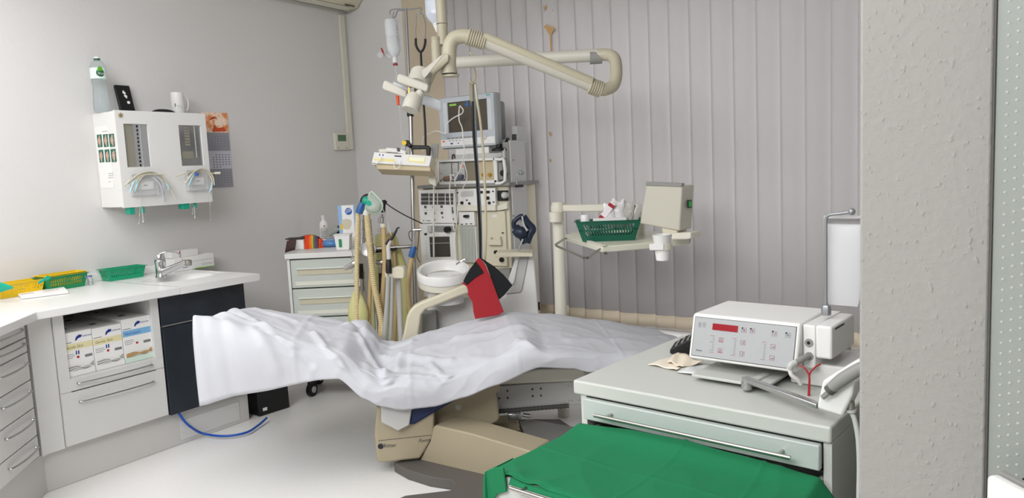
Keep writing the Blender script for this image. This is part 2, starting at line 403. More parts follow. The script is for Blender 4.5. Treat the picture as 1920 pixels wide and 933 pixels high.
# hand hygiene wall cabinet
CXF = -4.281; cy0, cy1, cz0, cz1 = 2.384, 2.963, 1.333, 1.889
t = thing('wall_cabinet', 'white wall cabinet with two dark slanted windows and small star sticker', 'cabinet', (-4.4, 2.6, cz0))
build('body', MB().box(XW, CXF - .018, cy0, cy1, cz0, cz1), M['white'], t, bevel=.004)
pc = Plane((CXF, 0, 0), (0, 1, 0), (0, 0, 1))
wins = [((231.5, 235), (277, 235.5), (282.5, 312), (239.5, 313.5)), ((336, 234.5), (375, 235), (383, 309), (341.5, 310.5))]
def frontpanel():
    bm = MB(); ys = sorted([cy0, cy1]); rects = []
    W2 = []
    for w in wins:
        q = [pc.uv(*p) for p in w]; W2.append((min(q[0][0], q[3][0]), max(q[1][0], q[2][0]), (q[2][1] + q[3][1]) / 2, (q[0][1] + q[1][1]) / 2))
    z0 = min(w[2] for w in W2); z1 = max(w[3] for w in W2); x0, x1 = CXF - .018, CXF
    bm.box(x0, x1, cy0 - .003, cy1 + .003, cz0 - .003, z0); bm.box(x0, x1, cy0 - .003, cy1 + .003, z1, cz1 + .003)
    bm.box(x0, x1, cy0 - .003, W2[0][0], z0, z1); bm.box(x0, x1, W2[0][1], W2[1][0], z0, z1); bm.box(x0, x1, W2[1][1], cy1 + .003, z0, z1)
    return bm, W2, z0, z1
fm, W2, wz0, wz1 = frontpanel()
build('door', fm, M['white'], t)
for i, w in enumerate(W2):
    win = build('window', MB().box(CXF - .016, CXF - .013, w[0], w[1], wz0, wz1), mat('window_mirror', '#9b9c9b', .12, .75), t, label='dark reflective window')
    m = MB(); pv = Plane((CXF - .0128, 0, 0), (0, 1, 0), (0, 0, 1)); wd = w[1] - w[0]; hh = wz1 - wz0
    if i == 0:
        m.m = 0; pv.rect(m, w[0] + wd * .05, w[0] + wd * .42, wz0, wz1, 0, .0008)
        for k in range(11):
            m.m = 1; pv.rect(m, w[0] + wd * .56, w[0] + wd * .62, wz0 + hh * (k + .15) / 11, wz0 + hh * (k + .75) / 11, 0, .0012)
        m.m = 2; pv.rect(m, w[0] + wd * .68, w[0] + wd * .71, wz0, wz1, 0, .001)
    else:
        for k in range(7):
            m.m = 0; pv.rect(m, w[0] + wd * .28, w[0] + wd * .5, wz0 + hh * (.5 + k * .07), wz0 + hh * (.55 + k * .07), 0, .0012)
        m.m = 2; pv.rect(m, w[0] + wd * .72, w[0] + wd * .76, wz0 + hh * .2, wz1, 0, .001)
        m.m = 0; pv.rect(m, w[0] + wd * .1, w[0] + wd * .6, wz0 + hh * .18, wz0 + hh * .36, 0, .0012)
    sub('strip', m, [mat('grey_strip', '#8f8b7e', .5), M['black'], M['lgray']], win)
# star sticker
m = MB(); q = pc.uv(226, 216); pts = []
for k in range(14):
    g = 2 * PI * k / 14; rr = .019 if k % 2 == 0 else .006; pts.append(pc.P(q[0] + rr * math.sin(g), q[1] + rr * math.cos(g)))
m.prism(pts, (.003, 0, 0)); build('star_sticker', m, mat('dull_gold', '#a08a5c', .5, .4), t)
# printed notice on the cabinet side
ps = Plane((0, cy0 - .0005, 0), (1, 0, 0), (0, 0, 1))
n_ = thing('notice_sheet', 'white notice with six small hand photos taped on the side of the wall cabinet', 'notice', (-4.4, cy0 - .002, 1.5))
build('paper_sheet', ps.rpx(MB(), 178, 238, 214, 352, 0, .0012), M['paper'], n_)
hand_c = [mat('skin_print', '#c9a091', .7), mat('dark_green_print', '#2b6a57', .7)]
for r_ in range(2):
    for k in range(3):
        cx_, cy_ = 187.5 + k * 11.3 + r_ * 3.2, 264 + r_ * 28.5 - k * .6
        u, v = ps.uv(cx_, cy_); m = MB(); m.m = 1; ps.rect(m, u - .026, u + .026, v - .037, v + .037, .0012, .002)
        m.m = 0; pts = [ps.P(u + (.018 - .006 * abs(math.sin(g * (2 + k)))) * math.cos(g) + (-.003 + .003 * k), v + (.030 - .009 * math.cos(g * 3 + r_)) * math.sin(g), .002) for g in [i * PI / 8 for i in range(16)]]
        m.prism(pts, ps.n * .0004); build('picture', m, hand_c, n_)
m = MB()
for px, py, w in ((197, 262 - 21, .07), (199, 262 - 14, .075), (208, 320, .06), (208, 324, .06), (208, 328, .06), (206, 336, .03)): ps.cpx(m, px, py + 5, w * .8, .0025, .0012, .0018)
build('print', m, M['gink'], n_)

# tubing holders on the front of the wall cabinet
def rgt(px, py, d=0): return onx(px, py, CXF + d)
def holder(cx_, cy_, w, nm, lab, tubes, green, syr):
    t = thing('tubing_holder', lab, 'tubing holder', onx(cx_, cy_ + 20, CXF), None)
    u, v = pc.uv(cx_, cy_); h = .12
    m = MB(); pc.rect(m, u - w / 2, u + w / 2, v - h / 2, v + h / 2 + .01, .03, .032); pc.rect(m, u - w / 2, u - w / 2 + .002, v - h / 2, v + h / 2, 0, .03); pc.rect(m, u + w / 2 - .002, u + w / 2, v - h / 2, v + h / 2, 0, .03)
    pc.rect(m, u - w / 2, u + w / 2, v - h / 2, v - h / 2 + .002, 0, .03); pc.rect(m, u - w * .4, u + w * .4, v + h * .3, v + h * .55, .0, .022)
    build('clear_box', m, M['film'], t)
    m = MB(); m.m = 0; pc.rect(m, u - w * .32, u + w * .32, v - .025, v + .022, .012, .028); m.m = 1; pc.rect(m, u - .012, u + .012, v - .004, v + .001, .028, .0285)
    build('label_block', m, [M['paper'], M['ink']], t, bevel=.002)
    for (pts, r, c) in tubes:
        P = [pc.pt(x, y, .038 + .012 * math.sin(i * 1.3)) for i, (x, y) in enumerate(pts)]
        build('tube', MB().tube(P, r, 8, 5), c, t)
    for (x0, y0, x1, y1) in green:
        q0 = pc.uv(x0, y0); q1 = pc.uv(x1, y1); m = MB(); pc.rect(m, q0[0], q1[0], q1[1], q0[1], -.06, -.01); build('green_clip', m, M['teal'], t, bevel=.003)
    for (x0, y0, x1, y1, r) in syr:
        build('clear_tube', MB().tube([pc.pt(x0, y0, .02), pc.pt((x0 + x1) / 2, (y0 + y1) / 2, .02), pc.pt(x1, y1, .02)], r, 8, 3), M['film'], t)
        build('tip', MB().tube([pc.pt(x1, y1 - 1, .02), pc.pt(x1, y1 + 2, .02)], [r * 1.3, r * .6], 8), M['white'], t)
tb = mat('beige_tubing', '#cfc8b4', .35); tb2 = mat('pale_blue_tubing', '#b5dcea', .3); tb3 = mat('grey_clear_tubing', '#b9bcc6', .25)
holder(268, 347, .155, '', 'clear holder with many drooping beige and pale blue tubes below the left cabinet window', [
    ([(226, 349), (240, 335), (258, 326), (276, 323), (294, 328), (307, 343), (320, 372)], .0042, tb),
    ([(234, 345), (246, 330), (266, 323), (285, 324), (300, 334), (310, 350), (317, 366)], .0042, tb),
    ([(242, 360), (247, 342), (256, 330), (272, 326), (288, 327), (300, 341), (311, 356)], .0042, tb),
    ([(230, 344), (262, 328), (299, 328)], .004, tb), ([(252, 346), (254, 336), (264, 328)], .0045, tb),
    ([(237, 361), (240, 346), (248, 336)], .005, tb2), ([(246, 359), (247, 350), (252, 338)], .005, tb2), ([(309, 357), (307, 350), (302, 343)], .005, tb2),
    ([(285, 330), (295, 340), (300, 355), (301, 371)], .0048, tb3), ([(280, 332), (290, 344), (297, 360), (303, 378)], .0048, tb3)],
    [(244, 387, 256, 401), (270, 387, 274, 399)], [(258, 350, 258, 403, .0016), (262, 352, 257, 418, .0016), (262, 388, 265, 415, .004)])
holder(366, 339, .135, '', 'clear holder with beige tubes and a blue clip below the right cabinet window', [
    ([(345, 335), (352, 325), (362, 319), (374, 317), (386, 321), (392, 332), (393, 347)], .0042, tb),
    ([(340, 344), (349, 330), (358, 321), (370, 318), (383, 323), (390, 336), (388, 356)], .0042, tb),
    ([(323, 331), (340, 325), (356, 321), (375, 324), (392, 325), (400, 325)], .004, tb),
    ([(347, 348), (350, 336), (356, 325)], .005, tb2), ([(386, 360), (388, 350), (390, 343)], .005, tb2), ([(396, 325), (404, 324.5)], .008, M['cream'])],
    [(344, 380, 358, 391), (369, 379, 372, 389)], [(358, 345, 357, 400, .0016), (360, 384, 362, 407, .004), (389, 350, 391, 412, .0016)])
m = MB(); q = pc.pt(361, 327, .045); m.ball(q, .011, (1, 1.1, .9)); 
tag(build('blue_clip', m, mat('blue_clip', '#3d66c4', .4)), 'small blue clip on the tubes below the right cabinet window', 'clip')

# ---- things on top of the wall cabinet
def bottle(px, pytop, pybot, x):
    p = onx(px, pybot, x); base = V3(x, p.y, cz1 + .004); H = onx(px, pytop, x).z - base.z; R = .0435
    t = thing('water_bottle', 'clear plastic water bottle with green cap on left end of the wall cabinet', 'bottle', base)
    pr = [(0, 0), (.8, .0), (.95, .02), (1, .06), (.98, .2), (.93, .3), (.86, .4), (.84, .46), (.92, .54), (1, .6), (1, .80), (.93, .845), (.72, .9), (.4, .945), (.33, .955), (.33, .97)]
    ri = []
    for i, (r, z) in enumerate(pr): ri.append((r * R, z * H))
    build('body', MB().lathe(ri, base, n=36), M['water'], t)
    build('cap', MB().lathe([(.016, .95 * H), (.0165, .952 * H), (.0165, .985 * H), (.015, 1.0 * H), (0, 1.0 * H)], base), M['white'], t, label='white and green cap')
    build('neck_ring', MB().lathe([(.0172, .935 * H), (.0172, .972 * H)], base), mat('dark_green', '#1c5b40', .4), t)
    m = MB(); m.lathe([(R * 1.012, .60 * H), (R * 1.012, .795 * H)], base, n=40)
    lb = build('label', m, mat('bottle_label', '#dfeee6', .4), t)
    d = (CAM - base); d.z = 0; d.normalize(); g0 = math.atan2(d.y, d.x)
    def wrap(fn, col, nm, rr=1.02):
        pass
    cyl = lambda a, z, rr=1.02: base + V3(math.cos(g0 + a) * R * rr, math.sin(g0 + a) * R * rr, z)
    m = MB(); zc = .70 * H
    m.m = 0; m.grid(lambda s, tt: cyl(.25 + math.cos(s * 2 * PI) * .52 * tt, zc + math.sin(s * 2 * PI) * .022 * tt, 1.02), 28, 3)
    m.m = 1; m.grid(lambda s, tt: cyl(.25 + (s - .5) * .8, zc + .012 + (math.sin(s * PI) ** .7) * .026 * tt, 1.022), 14, 3)
    sub('emblem', m, [mat('dark_green', '#1c5b40', .4), mat('leaf_green', '#57a82c', .5)], lb, fix=False)
    pt = Plane(base + d * R * 1.03, V3(-d.y, d.x, 0), (0, 0, 1)); m = MB(); text(m, 'Volvic', pt, -.0115, zc - .010, .021, .0)
    m.v = [cyl((Vector(v) - pt.o).dot(pt.u) / R + .25 - .0, (Vector(v) - pt.o).dot(pt.v), 1.03) for v in m.v]
    sub('lettering', m, M['white'], lb, fix=False)
bottle(191, 108, 203, -4.44)
# black book with leaf emblem leaning on the wall
ytop = onx(218, 158, XW + .02); ybr = onx(254, 198, XW + .07)
q0 = onx(228, 200, XW + .08); zb_ = cz1 + .004
t = thing('black_box', 'upright black flat box with a white leaf emblem leaning on the wall above the cabinet', 'box', (XW + .08, q0.y + .05, zb_))
yl = onx(226, 198, XW + .07).y; yr = onx(253, 198, XW + .07).y; hb = onx(236, 160, XW + .03).z - zb_
fr = [V3(XW + .075, yl, zb_), V3(XW + .075, yr, zb_), V3(XW + .03, yr, zb_ + hb), V3(XW + .03, yl, zb_ + hb)]
nrm = (fr[1] - fr[0]).cross(fr[3] - fr[0]).normalized(); nrm = nrm if nrm.x > 0 else -nrm
build('body', MB().prism(fr, -nrm * .02), M['black'], t, bevel=.003)
pk = Plane(fr[0], fr[1] - fr[0], fr[3] - fr[0])
m = MB(); u, v = pk.uv(234, 177); pts = []
for k in range(24):
    g = 2 * PI * k / 24; a, b_ = .012 * math.sin(g) * abs(math.cos(g / 1)) ** .1 * (1 - .0 * k), .026 * math.cos(g); a *= (1 - (b_ / .027) ** 2) ** .6 if abs(b_) < .027 else 0
    pts.append(pk.P(u + a - b_ * .25, v + b_))
m.prism(pts, pk.n * .001); pk.disc(m, 241, 192, .0095, 0, .001); build('emblem', m, M['paper'], t)
# black spectacle case and mug
q = onx(305, 204, XW + .13)
m = MB(frame((q.x, q.y, cz1 + .004), 1.3)); m.grid(lambda s, tt: V3((s - .5) * .15, (tt - .5) * .06, .03 * math.sin(PI * s) ** .5 * math.sin(PI * tt) ** .5 + .001 * math.sin(s * 9)), 20, 8)
m.box(-.07, .07, -.025, .025, 0, .003)
tag(build('black_case', m, mat('black_cloth', '#17171a', .8), angle=70), 'low black pouch lying on the wall cabinet beside the mug', 'pouch')
mp_ = onx(334, 204, -4.4); b0 = V3(-4.4, mp_.y, cz1 + .004); hm = onx(334, 174, -4.4).z - b0.z
t = thing('mug', 'white coffee mug with small grey print on top of the wall cabinet', 'mug', b0)
build('body', MB().lathe([(0, 0), (.036, 0), (.039, .004), (.039, hm), (.0365, hm), (.036, .006), (0, .005)], b0), M['white'], t)
build('handle', MB().tube([b0 + V3(.006, .037, hm * .82), b0 + V3(.01, .062, hm * .78), b0 + V3(.01, .068, hm * .5), b0 + V3(.01, .058, hm * .22), b0 + V3(.006, .037, hm * .2)], .0045, 10, 5), M['white'], t)
d = (CAM - b0); d.z = 0; d.normalize(); pt = Plane(b0 + d * .0395, V3(-d.y, d.x, 0), (0, 0, 1)); m = MB()
for k, (u, v, w, h) in enumerate(((-.018, .045, .006, .02), (-.004, .05, .018, .003), (.001, .043, .02, .003), (.001, .037, .02, .002))): pt.rect(m, u, u + w, v, v + h, -.0, .0008)
g0 = math.atan2(d.y, d.x)
m.v = [b0 + V3(math.cos(g0 + (Vector(v) - pt.o).dot(pt.u) / .039), math.sin(g0 + (Vector(v) - pt.o).dot(pt.u) / .039), 0) * .0397 + V3(0, 0, (Vector(v) - pt.o).dot(pt.v)) for v in m.v]
build('print', m, M['gink'], t, fix=False)

# ---- wall calendar
pw = Plane((XW + .004, 0, 0), (0, 1, 0), (0, 0, 1))
a = pw.uv(384, 210); e = pw.uv(438, 350); cw = pw.uv(425, 209)[0] - a[0]; u0 = a[0] - .02; u1 = u0 + cw + .0; u0 -= .02; u1 = pw.uv(424, 210)[0]
u1 = (pw.uv(424, 210)[0] + pw.uv(439, 350)[0]) / 2; vt = a[1]; vb = e[1]; hh = vt - vb
t = thing('wall_calendar', 'long wall calendar with orange beach picture and three grey month blocks', 'calendar', (XW, (u0 + u1) / 2, vb))
gray_p = mat('calendar_grey', '#9a9aa2', .7)
build('backing', pw.rect(MB(), u0, u1, vb, vt, -.003, 0), gray_p, t)
s0 = vt - hh * .265
# beach picture: warm procedural gradient print with parasol shapes
pm = mat('beach_print', '#e8b48a', .6); nt = pm.node_tree; b = nt.nodes['Principled BSDF']; tc = nt.nodes.new('ShaderNodeTexCoord'); no = nt.nodes.new('ShaderNodeTexNoise'); no.inputs['Scale'].default_value = 22
cr = nt.nodes.new('ShaderNodeValToRGB'); cr.color_ramp.elements[0].color = lin('#e08a4a') + [1]; cr.color_ramp.elements[1].color = lin('#f3dcc6') + [1]; cr.color_ramp.elements[0].position = .38; cr.color_ramp.elements[1].position = .6
nt.links.new(tc.outputs['Object'], no.inputs['Vector']); nt.links.new(no.outputs['Fac'], cr.inputs[0]); nt.links.new(cr.outputs[0], b.inputs['Base Color'])
m = MB(); m.m = 0; pw.rect(m, u0, u1, s0, vt, 0, .0015)
m.m = 1; wu = u1 - u0
pw.poly(m, [(391, 226), (396, 220), (402, 218), (408, 223), (402, 222)], .0015, .002); pw.rect(m, u0 + wu * .46, u0 + wu * .475, s0 + .03, s0 + .1, .0015, .002)
m.m = 2; pw.poly(m, [(398, 243), (402, 234), (407, 240), (420, 238), (424, 246), (398, 247)], .0015, .002)
build('picture', m, [pm, mat('parasol_print', '#b04a34', .6), mat('chair_print', '#d2522c', .6)], t)
for k in range(3):
    b1 = s0 - (s0 - vb) * k / 3; b0_ = s0 - (s0 - vb) * (k + 1) / 3 + .003
    m = MB(); m.m = 0; pw.rect(m, u0, u1, b0_, b1, 0, .0012)
    m.m = 1
    for r_ in range(6):
        for c_ in range(6):
            if (r_ == 5 and c_ > 2) or (r_ == 0 and c_ < 1): continue
            uu = u0 + wu * (.32 + c_ * .115); v2 = b1 - (b1 - b0_) * (.2 + r_ * .135); pw.rect(m, uu, uu + wu * .05, v2 - .005, v2, .0012, .0016)
    build('month_block', m, [gray_p if k != 1 else mat('calendar_light', '#c9c9d4', .7), M['gink'] if k != 1 else M['ink']], t)

# ============================================================ COUNTER RUN
ZC = .9; XF = -3.80
def K2(x, y): return (x, y, ZC - .04)
cd_ = V3(.70, -.71, 0).normalized(); cn_ = V3(.71, .70, 0).normalized()
cfront = onz(68, 584, ZC); XO = cfront.x; YO = cfront.y
e1 = V3(XO, YO, 0) + cd_ * .75
t = thing('worktop', 'white laminate worktop with angled corner and integrated oval sink', 'worktop', (XW + .3, 2.3, ZC - .04))
m = MB(); ys = 2.33; ye = 2.845
m.prism([(XW, ys, ZC - .04), (XO, ys, ZC - .04), (XO, YO, ZC - .04), (e1.x, e1.y, ZC - .04), (e1.x - .5, e1.y - .5, ZC - .04), (XW, e1.y - .5, ZC - .04)], (0, 0, .04))
build('top', m, M['lam'], t, bevel=.004)
sc = onz(318, 519, ZC); SX, SY = -4.12, 2.585
def basin(s, tt):
    x = XW + (XO - XW) * s; y = ys + (ye - ys) * tt
    r = math.sqrt(((x - SX) / .17) ** 2 + ((y - SY) / .205) ** 2)
    dz = -.12 * (1 - min(1, r) ** 4) if r < 1 else 0
    r2 = math.sqrt(((x - SX - .02) / .15) ** 2 + ((y - SY - .16) / .1) ** 2)
    if r2 < 1: dz = min(dz, -.006 * (1 - r2 ** 4))
    return V3(x, y, ZC + dz)
m = MB(); m.grid(basin, 60, 54)
m.box(XO - .02, XO, ys, ye, ZC - .04, ZC - .0002); m.box(XW, XO - .0201, ye - .02, ye - .0002, ZC - .04, ZC - .0002)
build('sink_basin', m, M['lam'], t, angle=50, label='white moulded oval sink basin')
build('drain', MB().lathe([(.022, 0), (.022, .004), (.012, .005), (0, .003)], (SX, SY, ZC - .12)), M['chrome'], t)
build('splashback', MB().box(XW, XW + .018, e1.y - .5, ye, ZC, ZC + .05), M['lam'], t, bevel=.003)
# faucet
fb = V3(-4.245, 2.545, ZC)
t = thing('faucet', 'chrome mixer tap with single lever at the sink', 'faucet', fb)
build('base', MB().lathe([(.032, 0), (.032, .008), (.028, .016), (.027, .085), (.03, .09), (.03, .125), (.024, .138), (0, .142)], fb), M['chrome'], t)
build('spout', MB().tube([fb + V3(.02, 0, .03), fb + V3(.07, .04, .055), fb + V3(.13, .09, .085)], [.023, .020, .017], 16, 5), M['chrome'], t)
build('spout_tip', MB().lathe([(.018, 0), (.021, .008), (.021, .034), (.0, .038)], fb + V3(.138, .096, .062)), M['steel'], t)
build('lever', MB().tube([fb + V3(0, 0, .14), fb + V3(.02, .04, .15), fb + V3(.05, .10, .13), fb + V3(.06, .12, .07)], .004, 8, 4), M['chrome'], t)

# drawer handle: bowed bar with two posts, on plane pl between u0,u1 at height v
def bow(pl, u0, u1, v, parent, r=.0045, out=.028):
    P = [pl.P(u0, v, .0), pl.P(u0 + .004, v, out * .55), pl.P((u0 * 3 + u1) / 4, v, out * .9), pl.P((u0 + u1) / 2, v, out), pl.P((u0 + u1 * 3) / 4, v, out * .9), pl.P(u1 - .004, v, out * .55), pl.P(u1, v, .0)]
    return sub('handle', MB().tube(P, r, 8, 5), M['handle'], parent)
# open shelf unit with two drawers
t = thing('shelf_cabinet', 'white base cabinet with open shelf of boxes above two drawers', 'cabinet', (-4.1, 1.98, 0))
ya, yb = 1.71, 2.245; pf = Plane((XF, 0, 0), (0, 1, 0), (0, 0, 1))
m = MB(); m.box(XW + .02, XF, ya, ya + .05, .205, .86); m.box(XW + .02, XF, yb - .045, yb, .205, .86); m.box(XW + .02, XF - .02, ya, yb, .205, .225); m.box(XW + .02, XF - .004, ya + .05, yb - .045, .518, .534)
m.box(XW + .02, XW + .04, ya, yb, .2, .86); m.box(XW + .02, XF - .02, ya, yb, .845, .858)
build('carcass', m, M['grayw'], t, bevel=.0015)
for z0, z1, hz in ((.47, .528, .504), (.205, .464, .411)):
    dd = build('drawer', MB().box(XF - .02, XF + .004, ya + .002, yb - .002, z0, z1), M['grayw'], t, bevel=.002)
    bow(Plane((XF + .004, 0, 0), (0, 1, 0), (0, 0, 1)), 1.79, 2.168, hz, dd)
# dark sink cabinet
t = thing('sink_cabinet', 'base cabinet under the sink with dark blue-grey fronts', 'cabinet', (-4.1, 2.52, 0))
dark = mat('dark_slate_blue', '#2a3038', .35, var=.35, vscale=9)
yc, yd = 2.253, 2.80
build('carcass', MB().box(XW + .02, XF - .022, yb + .002, 2.80, .205, .858), M['grayw'], t)
dd = build('drawer', MB().box(XF - .02, XF + .002, yc, yd - .01, .688, .852), dark, t, bevel=.002)
sub('edge_strip', MB().box(XF + .0021, XF + .004, yc, yd - .01, .688, .694), M['dsteel'], dd)
build('door', MB().box(XF - .02, XF + .008, yc, yd + .002, .196, .68), dark, t, bevel=.002)
# filler + plinth
t = thing('plinth', 'light grey plinth under the base cabinets with a rectangular hatch', 'plinth', (-4.1, 2.2, 0))
c0 = V3(XF - .02, 1.62, 0); c1 = c0 + cd_ * .7
build('kick_board', MB().prism([(XF - .045, 2.785, 0), (XF - .045, 1.62, 0), (c1.x - .03, c1.y - .03, 0), (c1.x - .06, c1.y - .06, 0), (XW + .1, 1.4, 0), (XW + .1, 2.785, 0)], (0, 0, .196)), mat('plinth_grey', '#d3d1cd', .45), t, bevel=.003)
pp = Plane((XF - .045, 0, 0), (0, 1, 0), (0, 0, 1)); m = MB()
h0 = pp.uv(338, 799); h1 = pp.uv(448, 761); hb_ = pp.uv(338, 834)
build('hatch', pp.rect(m, h0[0], h1[0], .022, .135, 0, .003), M['grayw'], t, bevel=.001)
t = tag(build('filler_panel', MB().prism([(XF - .01, 1.708, .196), (XF - .01, 1.632, .196), (XF - .02 + cd_.x * .03, 1.62 + cd_.y * .03, .196), (XW + .05, 1.55, .196), (XW + .05, 1.708, .196)], (0, 0, .662)), M['grayw'], bevel=.002), 'plain white filler panel between corner drawers and open shelf cabinet', 'panel')
# corner drawer cabinet (45 degrees)
t = thing('corner_drawer_cabinet', 'angled white corner cabinet with six narrow bow-handled drawers', 'cabinet', (c0.x + .1, c0.y - .2, 0))
o_ = V3(XF - .02, 1.62, 0) + cd_ * .035
pd = Plane(o_, cd_, (0, 0, 1))
build('carcass', MB().prism([pd.P(0, .2, -.02), pd.P(.62, .2, -.02), pd.P(.62, .2, -.5), pd.P(.05, .2, -.5)], (0, 0, .655)), M['grayw'], t)
zs = [pd.uv(54, 602)[1], pd.uv(57, 628)[1], pd.uv(61, 654)[1], pd.uv(66, 706)[1], pd.uv(72, 758)[1], pd.uv(78, 809)[1], .21]
for k in range(6):
    z1, z0 = zs[k], zs[k + 1]
    dd = build('drawer', pd.rect(MB(), .025, .6, z0 + .0025, z1 - .0025, -.02, 0), M['grayw'], t, bevel=.002)
    bow(pd, .065, .33, z1 - (.022 if k < 2 else .045), dd, .005, .03)

# ---- glove boxes in the shelf
def glove_box(px0, px1, ztop, col, name, title, lab, back=False, slot=True):
    pg = Plane((-3.818, 0, 0), (0, 1, 0), (0, 0, 1)); y0 = px0; y1 = px1
    t = thing('glove_box', lab, 'glove box', (-3.93, (y0 + y1) / 2, .535), None)
    build('carton', MB().box(-4.06, -3.818, y0, y1, .535, ztop), M['paper'], t, bevel=.0015)
    pt_ = Plane((0, 0, ztop), (0, 1, 0), (1, 0, 0)); w = y1 - y0; h = ztop - .535
    m = MB(); m.box(-3.97, -3.94, y0 + w * .4, y0 + w * .6, ztop, ztop + .001); build('tab_hole', m, M['black'], t)
    m = MB(); m.m = 0; pg.rect(m, y0 + .001, y1 - .001, .535 + h * .60, .535 + h * .74, 0, .0006); 
    m.m = 2; pg.rect(m, y0 + w * .7, y0 + w * .95, .535 + h * .38, .535 + h * .44, 0, .0006); pg.rect(m, y0 + w * .02, y0 + w * .3, .535 + h * .765, .535 + h * .78, 0, .0006)
    m.m = 2; pg.rect(m, y0 + w * .05, y0 + w * .35, .535 + h * .5, .535 + h * .51, 0, .0006); pg.rect(m, y0 + w * .05, y0 + w * .38, .535 + h * .46, .535 + h * .47, 0, .0006); pg.rect(m, y0 + w * .05, y0 + w * .3, .535 + h * .42, .535 + h * .43, 0, .0006)
    m.m = 3; u, v = y0 + w * .47, .535 + h * .42; m.cyl(pg.P(u, v, 0), pg.P(u, v, .0008), .0065, 16)
    if slot:
        m.m = 1; pg.rect(m, u - .009, u - .003, v + .013, v + .032, 0, .0006); pg.rect(m, u + .002, u + .008, v + .013, v + .032, 0, .0006)
    m.m = 1; u, v = y0 + w * .42, .535 + h * .80
    m.prism([pg.P(u, v), pg.P(u + .008, v + .0), pg.P(u + .014, v + .008), pg.P(u + .03, v + .012), pg.P(u + .034, v + .024), pg.P(u + .02, v + .026), pg.P(u + .006, v + .016)], pg.n * .0006)
    text(m, 'Meditrade', pg, u + .03, v + .012, .0125, .0008, mi=1); text(m, title, pg, y0 + w * .06, .535 + h * .635, .019 if w > .12 else .0175, .0008, shear=.15, mi=4)
    build('print', m, [col, M['bink'], M['gink'], M['rink'], M['bink'] if 'Nitril' in title else mat('olive_ink', '#6a6440', .6)], t, fix=False)
    m = MB()
    g = .535 + h * .17
    for k in range(4):
        m.m = k % 2; m.tube([pg.P(y0 + w * .06, g - .012 + k * .006, .001), pg.P(y0 + w * .35, g + k * .004 - .002, .006), pg.P(y0 + w * .7, g + .006 - k * .004, .005), pg.P(y1 - w * .04, g - .004 + k * .007, .001)], .0028, 6, 4)
    build('folded_gloves', m, [M['paper'] if 'Nitril' not in title else mat('tan_glove', '#c9a878', .7), M['mgray'] if 'Nitril' not in title else mat('tan_glove2', '#b08d5c', .7)], t)
    m = MB(); pg.rect(m, y0 + .001, y1 - .001, .5355, .535 + h * .12, 0, .004); build('lower_flap', m, M['paper'] if 'Nitril' not in title else mat('mint_card', '#d5e8da', .7), t)
    return t
yel = mat('pale_yellow_print', '#e6dcae', .7); blu = mat('sky_blue_print', '#7fb4de', .7)
GX = -3.818
by_ = [(onx(a, b, GX).y + onx(c, d, GX).y) / 2 for a, b, c, d in ((114.6, 624.7, 123.7, 711), (172, 616.5, 180, 698), (226.6, 605.5, 235.7, 685.7), (280.4, 590, 287.7, 671))]
bz_ = [onx(143, 621, GX).z, onx(200, 611, GX).z, onx(255, 594.5, GX).z]
g1 = glove_box(by_[0], by_[1] - .002, bz_[0], yel, '', 'Gentle Skin', 'white glove box with yellow band, leftmost in the open shelf')
g2 = glove_box(by_[1] + .001, by_[2] - .002, bz_[1], yel, '', 'Gentle Skin', 'white glove box with yellow band, middle of the open shelf')
g3 = glove_box(by_[2] + .001, by_[3], bz_[2], blu, '', 'Nitril steril', 'white glove box with blue band, rightmost in the open shelf', slot=False)
for g, lab in ((g1, 'second glove box behind the leftmost one on the open shelf'), (g2, 'second glove box behind the middle one on the open shelf'), (g3, 'second glove box behind the blue-banded one on the open shelf')):
    dup(g, (-.246, 0, 0), lab)

# ---- baskets (perforated), local frame: length along x
def basket(name, lab, T, L_, Wd, H_, col, cat='basket', nslot=14, flip=1, parent=None, taper=.85, group=None):
    m = MB(T); th = .0022
    def corner(h): k = taper + (1 - taper) * h / H_; return L_ / 2 * k, Wd / 2 * (taper - .0 + (1 - taper) * h / H_)
    a0, b0 = corner(0)
    m.box(-a0, a0, -b0, b0, 0, th)
    def wallq(P, s0, s1, h0, h1, sk0=0, sk1=0):   # P(s,h)->pt ; parallelogram
        q = [P(s0, h0), P(s1, h0), P(s1 + sk1, h1), P(s0 + sk0, h1)]
        n = (q[1] - q[0]).cross(q[3] - q[0]).normalized() * th
        m.prism(q, n)
    for sd in (-1, 1):
        Pl = lambda s, h: V3(corner(h)[0] * s, sd * corner(h)[1], h)
        wallq(Pl, -1, 1, 0, H_ * .28); wallq(Pl, -1, 1, H_ * .82, H_); wallq(Pl, -1, 1, H_ * .52, H_ * .58); wallq(Pl, -1, -.84, H_ * .28, H_ * .82); wallq(Pl, .84, 1, H_ * .28, H_ * .82)
        for lo, hi in ((.28, .52), (.58, .82)):
            for k in range(nslot):
                s = -.84 + 1.68 * (k + .5) / nslot; wallq(Pl, s - .02, s + .028, H_ * lo, H_ * hi, -.045 * flip, -.045 * flip)
        Pe = lambda s, h: V3(sd * corner(h)[0], corner(h)[1] * s, h)
        wallq(Pe, -1, 1, 0, H_ * .28); wallq(Pe, -1, 1, H_ * .82, H_); wallq(Pe, -1, -.7, H_ * .28, H_ * .82); wallq(Pe, .7, 1, H_ * .28, H_ * .82)
        for k in range(6):
            s = -.7 + 1.4 * (k + .5) / 6; wallq(Pe, s - .06, s + .06, H_ * .28, H_ * .82)
    a1, b1 = corner(H_); r = .008; z = H_
    m.box(-a1 - r, a1 + r, -b1 - r, -b1, z - .003, z); m.box(-a1 - r, a1 + r, b1, b1 + r, z - .003, z); m.box(-a1 - r, -a1, -b1, b1, z - .003, z); m.box(a1, a1 + r, -b1, b1, z - .003, z)
    o = build(name, m, col, None); tag(o, lab, cat, group); return o
A90 = math.radians(90)
